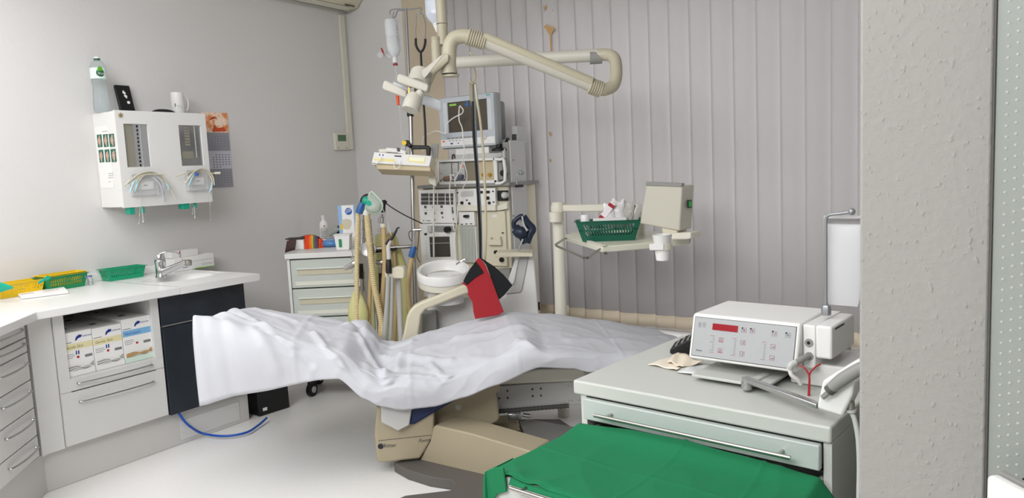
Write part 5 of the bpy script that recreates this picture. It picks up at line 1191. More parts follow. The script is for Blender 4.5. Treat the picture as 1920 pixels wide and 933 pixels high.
# ============================================================ IV POLE
DP = 4.66
t = thing('iv_pole', 'chrome infusion pole with top hooks standing left of the machine', 'infusion pole', (at(775, 470, DP).x, at(775, 470, DP).y, 0))
bz = at(777, 640, DP); tp = at(770, 215, DP)
build('lower_tube', MB().cyl((bz.x, bz.y, .08), tp, .0135), M['steel'], t); build('upper_tube', MB().cyl(tp, at(761, 16, DP), .0085), M['dsteel'], t)
build('joint', MB().lathe([(.02, 0), (.022, .02), (.015, .06)], at(769.5, 218, DP), tp - bz, 18), M['black'], t)
build('foot', MB().lathe([(0, .05), (.16, .05), (.16, .07), (.03, .1), (0, .1)], (bz.x, bz.y, -.04)), M['dgray'], t)
hk = M['dsteel']
build('hook', MB().tube(sl([(761, 18), (748, 17), (735, 18), (731, 22), (732, 28), (737, 28), (738, 22)], DP), .004, 8, 4), hk, t)
build('hook', MB().tube(sl([(761, 18), (775, 17), (788, 15), (790, 20), (786, 25), (781, 24)], DP), .004, 8, 4), hk, t)
build('hook', MB().tube(sl([(759, 20), (746, 20), (742, 30), (738, 33), (735, 28)], DP), .004, 8, 4), hk, t)
# infusion bottle
a_, b_ = at(740, 108, DP - .03), at(732, 33, DP - .03); Lb = (b_ - a_).length; ax = b_ - a_
t = thing('infusion_bottle', 'clear plastic infusion bottle hanging upside down from the pole hook', 'infusion bottle', a_)
build('body', MB().lathe([(.008, 0), (.028, .012), (.044, .04), (.047, .06), (.047, .12), (.044, .125), (.047, .13), (.046, .2), (.042, .232), (.015, .245), (0, .246)], a_, ax, 28, .8), mat('saline_plastic', '#eef1f3', .15, trans=.25, alpha=.8, ior=1.2), t)
build('neck', MB().lathe([(.011, -.035), (.016, -.03), (.014, 0), (.01, .012)], a_, ax, 18), M['white'], t); build('cap_ring', MB().lathe([(.016, -.046), (.016, -.040), (.0, -.04)], a_ , ax, 18), M['red'], t)
q = FP(744, 60, DP - .09, 33); m = MB()
for k in range(9): q.cpx(m, 743.5 + .3 * k, 48 + k * 4.5, .010, .004, 0, .001)
build('printed_scale', m, M['gink'], t); build('drip_line', MB().tube([at(741, 122, DP - .03), at(743, 135, DP - .03), at(745, 150, DP - .05)], .003, 8, 4), M['film'], t)
build('side_port', MB().tube(sl([(733, 108), (727, 104), (720, 101)], DP - .05), [.01, .012, .022], 12, 4), M['film'], t); build('side_bulb', MB().ball(at(714, 103, DP - .05), .026), M['film'], t); build('red_ring', MB().lathe([(.024, -.004), (.027, 0), (.024, .004)], at(718, 97, DP - .05), RGT + UPV * .4, 18), M['red'], t)
# orange clip
t = thing('orange_clamp', 'bright orange roller clamp on the infusion line', 'clamp', at(747, 197, DP))
build('clamp_body', MB().tube(sl([(745, 178), (747, 197)], DP), [.011, .008], 10), M['orange'], t)
build('line', MB().tube(sl([(742, 140), (741, 160), (745, 176), (748, 200), (752, 240), (758, 290)], DP), .0022, 6, 5), M['film'], t)
# stethoscope
t = thing('stethoscope', 'black and silver stethoscope hanging from the infusion pole', 'stethoscope', at(793, 220, DP))
build('ear_tube', MB().tube(sl([(780, 29), (780, 45), (779, 60), (780, 72)], DP), .0035, 8, 5), M['dsteel'], t); build('ear_tube', MB().tube(sl([(782, 25), (789, 25), (795, 33), (798, 50), (797, 72)], DP), .0035, 8, 5), M['dsteel'], t)
build('spring', MB().tube(sl([(780, 27), (784, 24), (788, 25)], DP), .003, 8, 4), M['dsteel'], t)
build('tubing', MB().tube(sl([(779.5, 72), (780, 84), (784, 93), (789, 97), (794, 92), (797, 82), (797.5, 73)], DP), .0075, 10, 5), M['black'], t); build('tubing', MB().tube([at(789, 97, DP), at(790, 120, DP), at(791, 145, DP), at(794, 190, DP - .02), at(797, 235, DP - .03), at(798, 272, DP - .05)], .007, 10, 5), M['black'], t)
# infusion pump with clamp
zpmp = lambda pts: zp(pts, 690, 220, 7.771)
Pp = Plane(at(755, 300, 4.5), hdir(22), (0, 0, 1)); Pp = Plane(at(755, 300, 4.5), hdir(22), (V3(0, 0, 1) + hdir(112) * .45).normalized())
t = thing('infusion_pump', 'white syringe infusion pump with yellow print clamped on the pole', 'infusion pump', at(770, 330, 4.55))
fc = zpmp([(100, 515), (935, 570), (900, 722), (62, 672)])
build('face_panel', Pp.poly(MB(), fc, 0, .012), M['white'], t, bevel=.003)
body = Pp.poly(MB(), [fc[0], fc[1], fc[2], fc[3]], -.09, 0); build('body', body, M['beige'], t, bevel=.004)
slab('underside', Pp, zpmp([(110, 680), (900, 722), (905, 775), (130, 745)]), -.09, -.005, M['tan'], t)
m = MB(); m.m = 0; Pp.poly(m, zpmp([(105, 605), (400, 620), (390, 665), (100, 640)]), .012, .0128); Pp.poly(m, zpmp([(595, 585), (850, 598), (840, 680), (590, 660)]), .012, .0128)
m.m = 1; Pp.poly(m, zpmp([(395, 565), (498, 572), (495, 590), (398, 582)]), .0128, .014); m.m = 2; Pp.poly(m, zpmp([(615, 590), (832, 602), (828, 655), (612, 645)]), .0128, .014)
m.m = 3
for (x, y) in ((180, 558), (230, 562)): Pp.cpx(m, *zpmp([(x, y)])[0], .007, .009, .0128, .014)
build('print', m, [mat('pump_yellow', '#eadf9a', .6), M['ink'], mat('pump_lcd', '#f4f4dc', .4), M['bink']], t, fix=False)
slab('syringe_barrel', Pp, zpmp([(150, 455), (270, 450), (270, 515), (150, 510)]), -.05, .0, M['cream'], t, bevel=.006); slab('syringe_clamp', Pp, zpmp([(265, 440), (450, 455), (445, 520), (265, 505)]), -.06, .01, M['white'], t, bevel=.008); slab('slide', Pp, zpmp([(435, 450), (550, 490), (555, 545), (430, 520)]), -.05, .005, M['white'], t, bevel=.003); slab('slide_block', Pp, zpmp([(430, 450), (470, 455), (468, 505), (430, 500)]), .005, .012, M['dgray'], t)
PK = FP(780, 272, 4.56, 33)
slab('clamp_arm', PK, zpmp([(600, 400), (880, 408), (910, 440), (900, 560), (850, 560), (845, 460), (640, 465), (590, 430)]), -.04, .0, M['black'], t, bevel=.004); slab('clamp_jaw', PK, zpmp([(515, 335), (590, 332), (640, 410), (600, 440), (520, 380)]), -.03, .03, M['black'], t, bevel=.004)
build('clamp_knob', MB().cyl(PK.pt(760, 268, .03), PK.pt(760, 268, .05), .014), M['yellow'], t); slab('clamp_bracket', PK, zpmp([(470, 455), (515, 400), (565, 400), (540, 480)]), -.01, .01, M['lgray'], t, bevel=.002)
slab('rear_plate', PK, zpmp([(905, 385), (1020, 380), (1000, 600), (930, 610)]), -.06, -.03, M['mgray'], t)
slab('shelf_plate', PK, zpmp([(870, 720), (905, 560), (940, 620), (985, 930), (985, 1010), (880, 960)]), -.06, -.02, M['cream'], t, bevel=.004)
build('loop', MB().tube([Pp.pt(*p, .03) for p in zpmp([(420, 660), (405, 720), (420, 770), (455, 778), (485, 740), (495, 660)])], .0025, 8, 5), M['white'], t); build('loop', MB().tube([Pp.pt(*p, .03) for p in zpmp([(80, 705), (130, 712), (175, 680), (230, 610)])], .0025, 8, 5), M['white'], t)

# second infusion bag hanging high
t = thing('infusion_bag', 'pale blue-white infusion bag hanging by the lamp pole, cut by the top edge', 'infusion bag', at(818, 60, 3.95))
a_ = at(820, 44, 3.95); T = frame(tuple(a_), math.radians(33))
build('bag', MB(T).grid(lambda s, tt: V3(math.cos(2 * PI * s) * .06 * (min(1, tt * 5 + .2)) ** .5, math.sin(2 * PI * s) * .03 * (min(1, tt * 5 + .2)) ** .5, tt * .27 - .0) , 28, 16), mat('bag_plastic', '#d5dbe6', .2, trans=.15, alpha=.97), t)
build('port', MB().lathe([(.010, -.045), (.015, -.03), (.02, -.02), (.026, .0)], a_, (0, 0, 1), 16), M['white'], t)

# ============================================================ CEILING LAMP WITH ARMS
LM = mat('lamp_cream', '#b3ac96', .4); LC = mat('lamp_ivory', '#bab6aa', .42); DL = 3.75
t = thing('operating_lamp', 'cream ceiling-mounted examination lamp with folded articulated arms and U-bend', 'lamp', at(828, 60, DL))
pp0 = at(828.5, 72, DL)
build('ceiling_pole', MB().cyl((pp0.x, pp0.y, 3.0), at(829, 45, DL), .0275, 28), LM, t); build('pole_sleeve', MB().cyl(at(829, 45, DL), at(830, 85, DL), .0268, 28), LM, t); build('seam', MB().lathe([(.0282, -.0015), (.0282, .0015)], at(828.6, 45, DL), (0, 0, 1), 28), M['dgray'], t)
build('hub_pin', MB().lathe([(.0, .0), (.024, .0), (.024, .14), (.0215, .145), (.0215, .155), (.024, .16), (.02, .17), (0, .17)], at(820, 134, DL), (0, 0, 1), 24), LM, t)
build('rear_arm', MB().tube([at(838, 118, DL), at(1128, 103, 3.45)], .029, 24), LC, t)
build('name_plate', MB().tube([at(1106, 109, 3.45), at(1128, 107.5, 3.45)], .0285, 24), M['mgray'], t, label='grey rating plate on the arm')
build('u_bend', MB().tube([at(1122, 103, 3.45), at(1140, 103, 3.43), at(1152, 110, 3.4), at(1155.5, 128, 3.38), at(1155, 145, 3.36), at(1149, 161, 3.34), at(1133, 168, 3.32), at(1122, 166, 3.31)], .0275, 24, 8), LM, t)
def bell(a, b, r, n): 
    P_ = []; 
    L_ = (b - a).length
    for k in range(n): P_ += [(r * .86, L_ * k / n), (r * 1.02, L_ * (k + .25) / n), (r * 1.02, L_ * (k + .7) / n), (r * .86, L_ * (k + .95) / n)]
    return build('bellows', MB().lathe(P_, a, b - a, 28), LM, t)
bell(at(1128, 168, 3.32), at(1104, 160, 3.31), .036, 6)
e0, e1_ = at(1108, 159, 3.31), at(906, 76, 3.28)
build('spring_arm', MB().tube([e0, e1_], .030, 20), LC, t)
dv = (e1_ - e0).normalized(); sd = dv.cross(FWD).normalized()
sd = sd if sd.z > 0 else -sd
m = MB(); m.tube([e0 + sd * .010 - FWD * .018, e1_ + sd * .014 - FWD * .018], .020, 16); build('arm_cover', m, LM, t)
bell(at(910, 79, 3.28), at(876, 68, 3.27), .037, 8)
build('elbow', MB().tube([at(880, 69, 3.27), at(866, 68, 3.27), at(852, 72, 3.27), at(844, 84, 3.27), at(842, 100, 3.27)], .031, 24, 8), LM, t)
build('lower_tube', MB().cyl(at(842, 96, 3.27), at(842, 128, 3.27), .031, 24), LM, t)
build('lower_flare', MB().lathe([(.026, .05), (.03, .03), (.036, .004), (.036, 0), (.03, .001), (.027, .03)], at(842, 138, 3.27), (0, 0, 1), 28), LM, t)
build('flare_ring', MB().lathe([(.0, .0), (.038, .0), (.038, .008), (.0, .008)], at(845, 144, 3.28), (0, 0, 1), 28), LM, t)
build('flare_hole', MB().lathe([(.0, .0), (.03, .0), (.03, .002), (.0, .002)], at(841.5, 138.5, 3.265), (0, 0, 1), 28), M['dgray'], t)
zl = lambda pts: zp(pts, 700, 80, 6.222)
PL_ = FP(810, 140, 3.24, 33)
slab('yoke', PL_, zl([(770, 180), (850, 130), (885, 140), (880, 220), (730, 360), (640, 560), (590, 470), (560, 470)]), -.02, .012, LM, t, bevel=.006)
slab('yoke', PL_, zl([(590, 350), (800, 180), (860, 140), (600, 465)]), .06, .068, LC, t, bevel=.002)
def zc_(a): return zl([a])[0]
build('pivot_drum', MB().cyl(at(*zc_((515, 500)), 3.2), at(*zc_((560, 360)), 3.24), .047, 28), LC, t, bevel=.004)
slab('head_cover', FP(775, 155, 3.16, 33), zl([(298, 385), (318, 370), (640, 485), (658, 515), (638, 582), (610, 580), (300, 470), (283, 445)]), -.04, .03, LC, t, bevel=.006)
slab('left_wing', FP(740, 165, 3.22, 33), zl([(130, 452), (155, 447), (400, 560), (398, 645), (370, 645), (125, 552), (112, 525)]), -.03, .02, LC, t, bevel=.008)
rf = mat('reflector_glass', '#e6ecf2', .1, trans=.3, alpha=.5)
build('reflector', MB().grid(lambda s, tt: at(*zc_((230 + 560 * s, 455 + 225 * s + 40 * math.sin(tt * PI))), 3.22 + .1 * tt) - V3(0, 0, .03 * math.sin(tt * PI)), 24, 10), rf, t, solid=.006)
build('handle_grip', MB().tube([at(*zc_((430, 790)), 3.14), at(*zc_((465, 690)), 3.15), at(*zc_((500, 620)), 3.16)], [.038, .038, .031], 24, 4), LC, t, bevel=.003)
build('grip_branch', MB().tube([at(*zc_((470, 700)), 3.15), at(*zc_((530, 610)), 3.15), at(*zc_((565, 570)), 3.15)], [.022, .019, .017], 18, 4), LC, t)
build('grip_branch', MB().tube([at(*zc_((440, 690)), 3.15), at(*zc_((440, 600)), 3.15)], [.022, .017], 18), LC, t)
m = MB(); m.box(-.012, .012, -.01, .01, -.012, .012); m.v = [v + at(*zc_((462, 560)), 3.15) for v in m.v]; build('metal_bracket', m, M['steel'], t, bevel=.001)
m = MB(); m.tube([at(*zc_((418, 590)), 3.16), at(*zc_((422, 520)), 3.16)], .007); build('brass_pin', m, mat('brass', '#c49a4a', .3, .9), t)

# ============================================================ TRAY UNIT
t = thing('tray_arm', 'cream tray table on a swivel post and arm with steel handle', 'instrument tray', (at(1048, 560, 4.3).x, at(1048, 560, 4.3).y, 0))
bp0 = at(1048, 560, 4.3); tp_ = at(1046, 384, 4.3)
build('post', MB().cyl((bp0.x, bp0.y, 0), (tp_.x, tp_.y, tp_.z), .034, 28), M['cream'], t)
build('post_sleeve', MB().cyl((bp0.x, bp0.y, at(1047, 414, 4.3).z), (bp0.x, bp0.y, at(1047, 396, 4.3).z), .036, 28), M['cream'], t)
build('post_cap', MB().lathe([(.042, -.04), (.042, -.008), (.036, .004), (.036, .014), (.03, .018), (0, .018)], (tp_.x, tp_.y, tp_.z), n=28), M['cream'], t)
a_, b_ = at(1058, 388, 4.28), at(1200, 380, 3.98); d = (b_ - a_); d.z = 0; d.normalize(); n = V3(-d.y, d.x, 0) * .02; z_ = a_.z
build('swing_arm', MB().prism([V3(a_.x, a_.y, z_ - .026) - n, V3(b_.x, b_.y, z_ - .026) - n, V3(b_.x, b_.y, z_ - .026) + n, V3(a_.x, a_.y, z_ - .026) + n], (0, 0, .04)), M['cream'], t, bevel=.008)
bb = V3(b_.x, b_.y, 0); build('arm_drop', MB().cyl((bb.x, bb.y, z_ - .03), (bb.x, bb.y, 1.04), .022), M['cream'], t)
ZT = 1.065
tp = [(1059, 441.5), (1129, 461.5), (1225, 454), (1292, 447), (1297, 440), (1290, 436), (1222, 433), (1150, 428), (1085, 430)]
tr_ = [onz(x, y, ZT) for x, y in tp]
tm = mat('tray_cream', '#dddcca', .35)
build('tray', MB().prism([p - V3(0, 0, .03) for p in tr_], (0, 0, .03)), tm, t, bevel=.006, seg=3)
e_ = [onz(*p, ZT + .001) for p in ((1060, 441), (1129, 461.5))]; d = (e_[1] - e_[0]).normalized(); n = V3(-d.y, d.x, 0); n = n if n.dot(CAM - e_[0]) < 0 else -n
build('edge_strip', MB().prism([e_[0], e_[1], e_[1] + n * .022, e_[0] + n * .022], (0, 0, .006)), M['cream'], t, bevel=.002)
build('handle', MB().tube([onz(1060, 446, ZT - .012), onz(1042, 458, ZT - .012), onz(1044, 461, ZT - .012), onz(1096, 484, ZT - .015), onz(1102, 483, ZT - .015), onz(1125, 467, ZT - .012)], .006, 10, 1), M['steel'], t)
build('screw', MB().lathe([(0, -.01), (.008, -.008), (.008, 0)], onz(1135, 473, ZT - .03) , (0, 0, 1), 14), M['dgray'], t)
q = onz(1285, 452, ZT - .01); build('end_cap', MB(frame(tuple(onz(1286, 452, ZT - .015)), math.radians(15))).box(-.032, .02, -.003, .03, -.013, .013), M['mgray'], t, bevel=.005)
# cup holder
c0_ = at(1242, 462, 3.40)
build('cup_ring', MB().lathe([(.038, -.014), (.045, -.012), (.045, .014), (.038, .014)], c0_, n=32), M['cream'], t)
m = MB(FP(1225, 462, 3.36, 10).o and frame(tuple(at(1226, 463, 3.37)), math.radians(12))); m.box(-.02, .045, -.004, .03, -.014, .014); build('holder_clip', m, M['white'], t, bevel=.003)
t2 = thing('paper_cup', 'white plastic cup held in the ring at the tray front', 'cup', c0_ - V3(0, 0, .06))
build('cup_body', MB().lathe([(0, -.062), (.029, -.062), (.037, .0), (.0385, .016), (.0365, .016), (.034, .0)], c0_), M['paper'], t2)
build('inner_cup', MB().lathe([(.037, .005), (.044, .052), (.046, .056), (.0435, .056), (.036, .008)], c0_), M['white'], t2)
# viewer box
VWM = mat('viewer_cream', '#c8c4b6', .45)
PV = FP(1245, 395, 3.62, -10); zv = lambda pts: zp(pts, 1180, 330, 5.4875)
t = thing('film_viewer', 'beige X-ray film viewer panel with green lit switch on its side standing on the tray', 'film viewer', PV.pt(1240, 432))
slab('case', PV, [(1211, 347), (1279, 348), (1274, 433), (1199, 419)], -.115, 0, VWM, t, bevel=.008, seg=3)
slab('top_strip', PV, zv([(175, 58), (545, 72), (538, 112), (172, 95)]), -.02, .004, M['mgray'], t, bevel=.002)
slab('mount_block', PV, zv([(320, 525), (480, 560), (478, 600), (330, 590)]), -.1, -.01, M['beige'], t, bevel=.003)
slab('base_plate', PV, zv([(430, 585), (640, 575), (645, 640), (600, 650), (430, 650)]), -.09, .01, M['cream'], t, bevel=.006)
PS = Plane(PV.pt(1279, 348), hdir(80), (0, 0, 1))
q = PS.uv(1294, 382)
sw = build('switch', PS.rect(MB(), .045, .08, q[1] - .019, q[1] + .019, -.001, .003), M['black'], t)
sub('switch_light', PS.rect(MB(), .051, .074, q[1] - .013, q[1] + .013, .003, .005), mat('green_light', '#128a35', .3, emit=.3), sw)
# basket on tray with contents
bcn = onz(1141, 452, ZT); T = frame((bcn.x, bcn.y, ZT + .001), math.radians(26)); T = T @ Matrix.Translation((0, .065, 0))
basket('basket', 'dark green perforated basket full of supplies standing on the tray', T, .325, .15, .104, M['green'], nslot=17, taper=.8)
t = thing('white_jar', 'white cylindrical plastic jar in the left of the tray basket', 'jar', T @ V3(-.115, -.03, .06))
build('jar_body', MB(T).lathe([(0, .02), (.024, .02), (.023, .125), (.019, .135), (0, .136)], (-.115, -.03, 0)), M['white'], t)
tag(build('plastic_lid', MB(T).box(-.075, .095, -.05, .03, .096, .114), M['white'], bevel=.004), 'flat white plastic lid lying across the tray basket', 'lid')
T2 = T @ Matrix.Translation((-.015, -.0, .13)) @ Matrix.Rotation(math.radians(38), 4, 'Y')
t = thing('medicine_tube', 'white and red packaged tube sticking diagonally out of the tray basket', 'tube', T2.translation)
build('tube_body', MB(T2).box(-.016, .016, -.006, .012, -.04, .075), mat('pinkish_white', '#efe6e8', .5), t, bevel=.003)
build('red_band', MB(T2).box(-.0165, .0165, -.0065, .0125, .048, .066), M['red'], t); build('red_band', MB(T2).box(-.0165, .0165, -.0065, .0125, -.03, -.012), M['red'], t)
T3 = T @ Matrix.Translation((.03, .02, .11))
for k, (x, h, tl, w) in enumerate(((.0, .10, -.05, .03), (.035, .12, .08, .034), (.075, .115, .18, .036), (.105, .09, .3, .032))):
    Tk = T @ Matrix.Translation((x + .01, .01 + .012 * k, .06)) @ Matrix.Rotation(tl, 4, 'Y')
    lab = ['leftmost crinkled clear pouch standing in the tray basket', 'tallest crinkled clear pouch in the tray basket', 'grey crinkled pouch in the middle right of the tray basket', 'rightmost tilted grey pouch in the tray basket'][k]
    def pouch(s, tt, w=w, h=h, k=k): 
        g = 2 * PI * s; return V3(math.cos(g) * w * (1 - .12 * tt) + .004 * noise.noise(V3(s * 9, tt * 9, k)), math.sin(g) * .014 * (1 - .9 * tt ** 3) + .006 * noise.noise(V3(s * 7, tt * 8, k + 5)), tt * (h + .02) + .010 * math.sin(g * 2 + k) * tt)
    tag(build('pouch', MB(Tk).grid(pouch, 28, 12), [mat('crinkle_white', '#eceaea', .2, trans=.15), mat('crinkle_white', '#eceaea', .2), mat('crinkle_grey', '#c2bfba', .2), mat('crinkle_grey', '#c2bfba', .2)][k], angle=25), lab, 'pouch')

# ============================================================ SURGERY CABINET ON THE RIGHT
KA = math.atan2(-.128, .992)
K = frame((-1.014, 1.80, 0), KA); KI = K.inverted(); kvn = K.to_3x3() @ V3(0, 1, 0)
def kp(px, py, v): return onplane(px, py, K @ V3(0, v, 0), kvn)
def kl(px, py, v): return KI @ kp(px, py, v)
KW, KD, KZ = .706, .64, .85
t = thing('surgery_cabinet', 'pale green-white surgery cabinet with steel bar handles, right foreground', 'cabinet', K @ V3(KW / 2, KD / 2, 0))
build('worktop', MB(K).box(0, KW, 0, KD, KZ - .04, KZ), M['greenw'], t, bevel=.006, seg=3)
build('left_side', MB(K).box(.02, .04, .008, KD - .01, .08, KZ - .04), M['greenw'], t, bevel=.002); build('right_side', MB(K).box(KW - .02, KW - .001, .008, KD - .01, .08, KZ - .04), M['greenw'], t, bevel=.002)
build('back', MB(K).box(.04, KW - .02, KD - .03, KD - .01, .08, KZ - .04), M['greenw'], t); build('bottom', MB(K).box(.04, KW - .02, .02, KD - .03, .08, .1), M['greenw'], t)
build('divider', MB(K).box(.04, KW - .02, .02, KD - .03, .733, .737), M['dgray'], t)
for x in (.07, KW - .07):
    for y in (.07, KD - .07): build('caster', MB(K).lathe([(0, -.015), (.037, -.013), (.037, .013), (0, .015)], (x, y, .038), (1, 0, 0), 20), M['black'], t); build('caster_fork', MB(K).box(x - .02, x + .02, y - .02, y + .02, .07, .08), M['dgray'], t)
tg = mat('tinted_drawer_front', '#b7bfba', .25, coat=.4)
dd = build('drawer', MB(K).box(.042, KW - .022, -.012, .008, .747, .806), tg, t, bevel=.003)
sub('drawer_box', MB(K).box(.05, KW - .03, .008, .5, .75, .80), M['greenw'], dd)
def bar(par, u0, u1, z, v, posts, vf):
    h = sub('handle', MB(K).cyl((u0, v, z), (u1, v, z), .0052, 16), M['steel'], par)
    for u in posts: h2 = sub('handle_post', MB(K).cyl((u, v, z), (u, vf, z), .0042, 12), M['steel'], par)
h0, h1 = kl(1114, 779, -.045), kl(1482, 857, -.045)
bar(dd, h0.x, h1.x, (h0.z + h1.z) / 2, -.045, (h0.x + .035, h1.x - .03), -.012)
lw = build('drawer', MB(K).box(.042, KW - .01, -.39, -.37, .50, .722), M['greenw'], t, bevel=.003)
m = MB(K); m.box(.045, .057, -.37, .1, .55, .715); m.box(KW - .037, KW - .025, -.37, .1, .55, .715); m.box(.045, KW - .025, -.37, .1, .55, .56); sub('drawer_box', m, M['lgray'], lw)
h0 = kl(957, 915, -.42); bar(lw, h0.x, h0.x + .56, h0.z, -.42, (h0.x + .03, h0.x + .5), -.39)
for z0, z1 in ((.30, .49), (.1, .29)):
    d3 = build('drawer', MB(K).box(.042, KW - .022, -.012, .008, z0, z1), tg, t, bevel=.003); bar(d3, h1.x - .5, h1.x, z1 - .05, -.045, (h1.x - .46, h1.x - .03), -.012)
# contents support so the cloth rests on the drawer rims
tl_ = MB(K)
def gcl(s, tt):
    u = -.005 + .735 * s; v = -.018 - .379 * tt
    z = .7265 + .004 * noise.noise(V3(u * 6, v * 6, 1)) + .003 * ridge(u * 5, v * 4, 7)
    z += -.008 * math.sin(PI * s) * math.sin(PI * tt)
    z += .003 * math.exp(-((u - .36) / .004) ** 2) + .003 * math.exp(-((u - .56 + v * .1) / .004) ** 2) + .0022 * math.exp(-((v + .2) / .004) ** 2)
    z += .010 * math.exp(-((u - .10) / .025) ** 2 - ((v + .40) / .05) ** 2) + .008 * math.exp(-((u - .2 - v * .3 - .1) / .02) ** 2 - ((v + .38) / .06) ** 2)
    if u < .035:
        k = (.035 - u) / .04; z -= (.002 + .06 * tt ** 2) * k; u = .035 - .004 * k
    if u > .69: z -= (u - .69) * 1.2
    if tt > .97: z -= .003
    z += (.006 + .018 * math.sin(PI * max(0, min(1, s * 1.02)))) * math.exp(-(tt / .13) ** 2) * (1 if u < .69 else .4)
    return V3(u, v, z)
def gcl2(s, tt):
    f = .10; q = gcl(s, tt)
    return q
gc = MB(K).grid(gcl, 150, 80)
gc_o = build('surgical_cloth', gc, gcloth_m, None, solid=.0018, angle=70); tag(gc_o, 'green surgical cloth spread over the open drawer of the right cabinet', 'cloth')
def hang(s, tt):
    v = -.30 - .105 * s; return V3(.028 - .012 * math.sin(s * 3 + tt * 4) * tt - .012 * tt, v - .01 * tt * s, .7265 - (.03 + .10 * s) * tt)
sub('hanging_corner', MB(K).grid(hang, 12, 10), gcloth_m, gc_o, solid=.0018)
m = MB(K); m.prism([kl(x, y, -.402) for x, y in ((906, 893), (916, 880), (930, 876), (943, 877), (947, 905), (949, 922), (932, 926), (918, 945), (904, 945))], (0, .006, 0)); sub('hanging_corner', m, gcloth_m, gc_o, bevel=.002)
def hemf(s, tt):
    u = .10 + .63 * s; return V3(u, -.392 - .008 * tt, .727 + .004 * math.sin(u * 30) * (1 - tt) - .016 * tt * (1 - s * .3))
sub('hem', MB(K).grid(hemf, 60, 4), gcloth_m, gc_o, solid=.003)

# ---- surgical motor device
zd = lambda pts: zp(pts, 1260, 540, 3.8889)
VB, VT = .20, .235
def kq(px, py, v): return kl(px, py, v)
TL, TR, BR, BL_ = kq(1298.6, 585, VT), kq(1501.7, 608, VT), kq(1492.7, 699.4, VB), kq(1291, 671, VB)
u0_ = (TL.x + BL_.x) / 2; u1_ = (TR.x + BR.x) / 2; zt3 = (TL.z + TR.z) / 2; zb3 = (BL_.z + BR.z) / 2
t = thing('motor_unit', 'white tabletop surgical motor with red display and rows of small keys', 'surgical motor', K @ V3((u0_ + u1_) / 2, .33, KZ))
bd = KI @ onz(1359, 562, (K @ V3(0, 0, zt3)).z); dep = bd.y
dep = max(.33, min(.55, dep))
build('housing', MB(K).prism([(u0_, VB, zb3), (u0_, VT, zt3), (u0_, dep, zt3), (u0_, dep, zb3)], (u1_ - u0_, 0, 0)), M['white'], t, bevel=.007, seg=3)
fo = K @ V3(u0_, VB, zb3); PD = Plane(fo, K.to_3x3() @ V3(1, 0, 0), (K.to_3x3() @ V3(0, VT - VB, zt3 - zb3)))
W_ = u1_ - u0_; H3 = math.hypot(VT - VB, zt3 - zb3)
fp_ = build('front_panel', PD.rect(MB(), .010, W_ - .010, .010, H3 - .010, 0, .002), mat('panel_grey', '#a9aaab', .4), t, bevel=.0005)
sub('panel_outline', PD.rect(MB(), .0085, W_ - .0085, .0085, H3 - .0085, 0, .0008), M['dgray'], fp_)
def zr(x, y): return PD.uv(1260 + x / 7.178, 570 + y / 7.178)
def zr2(x, y): return PD.uv(1400 + x / 7.175, 570 + y / 7.175)
a_, c_ = zr(557, 258), zr(886, 378); sub('red_display', PD.rect(MB(), a_[0], c_[0], (zr(557, 345)[1] + c_[1]) / 2 + .0, (a_[1] + zr(886, 292)[1]) / 2, .002, .0035), mat('red_display', '#8f1a22', .2, emit=.15), fp_)
s_ = .0125
def key(u, v, red, dot=False, kind=0):
    m = MB(); c1 = .0012; h = s_ / 2
    m.m = 0 if not red else 1
    for (x0, x1, y0, y1) in ((-h, h, -h, -h + c1 * .6), (-h, h, h - c1 * .6, h), (-h, -h + c1 * .6, -h, h), (h - c1 * .6, h, -h, h)): PD.rect(m, u + x0, u + x1, v + y0, v + y1, .002, .0026)
    if dot: m.m = 2; PD.rect(m, u - h - .0005, u - h + .0035, v + h - .003, v + h + .001, .0026, .003)
    m.m = 0
    if kind == 0: m.lathe([(.0022, .002), (.0032, .002), (.0032, .0026), (.0022, .0026)], PD.P(u, v), PD.n, 14)
    elif kind == 1:
        m.prism([PD.P(u - .001, v - .004, .002), PD.P(u + .001, v - .004, .002), PD.P(u + .004, v + .004, .002), PD.P(u + .002, v + .004, .002)], PD.n * .0006); PD.rect(m, u - .004, u - .0015, v + .0005, v + .0012, .002, .0026)
    elif kind == 2: m.prism([PD.P(u - .004, v - .003, .002), PD.P(u + .004, v - .003, .002), PD.P(u + .004, v + .002, .002)], PD.n * .0006)
    elif kind == 3:
        m.lathe([(.001, .002), (.0024, .002), (.0024, .0026), (.001, .0026)], PD.P(u, v + .0015), PD.n, 12); m.m = 1; PD.rect(m, u - .005, u + .005, v - .0048, v - .0025, .002, .0026)
    sub('key', m, [M['gink'], mat('pink_line', '#a8606a', .6), M['black']], fp_)
for (f_, x, y, red, dot, kd) in ((zr, 973, 350, 1, 1, 0), (zr, 1087, 360, 1, 1, 0), (zr2, 378, 398, 1, 1, 1), (zr2, 560, 418, 0, 1, 0), (zr, 665, 480, 1, 0, 3), (zr, 650, 625, 1, 0, 3), (zr, 958, 518, 1, 0, 1), (zr, 945, 668, 1, 0, 1), (zr2, 358, 572, 1, 0, 2), (zr2, 344, 722, 1, 0, 2)):
    u, v = f_(x, y); key(u, v, red, dot, kd)
m = MB()
def dash(f_, x0, y0, x1, y1, n, wide):
    for k in range(n):
        tt = k / (n - 1); u, v = f_(x0 + (x1 - x0) * tt, y0 + (y1 - y0) * tt)
        m.m = 1 if k in (0,) or (k == n - 1) else 0
        PD.rect(m, u - .0055, u + .0, v - .0006, v + .0006, .002, .0026)
        if k in wide: PD.rect(m, u - .012, u - .0065, v - .0005, v + .0005, .002, .0026)
dash(zr, 580, 428, 558, 650, 9, (0, 3, 7, 8)); dash(zr, 873, 465, 852, 688, 9, (0, 8)); dash(zr2, 270, 516, 247, 746, 9, (0, 8))
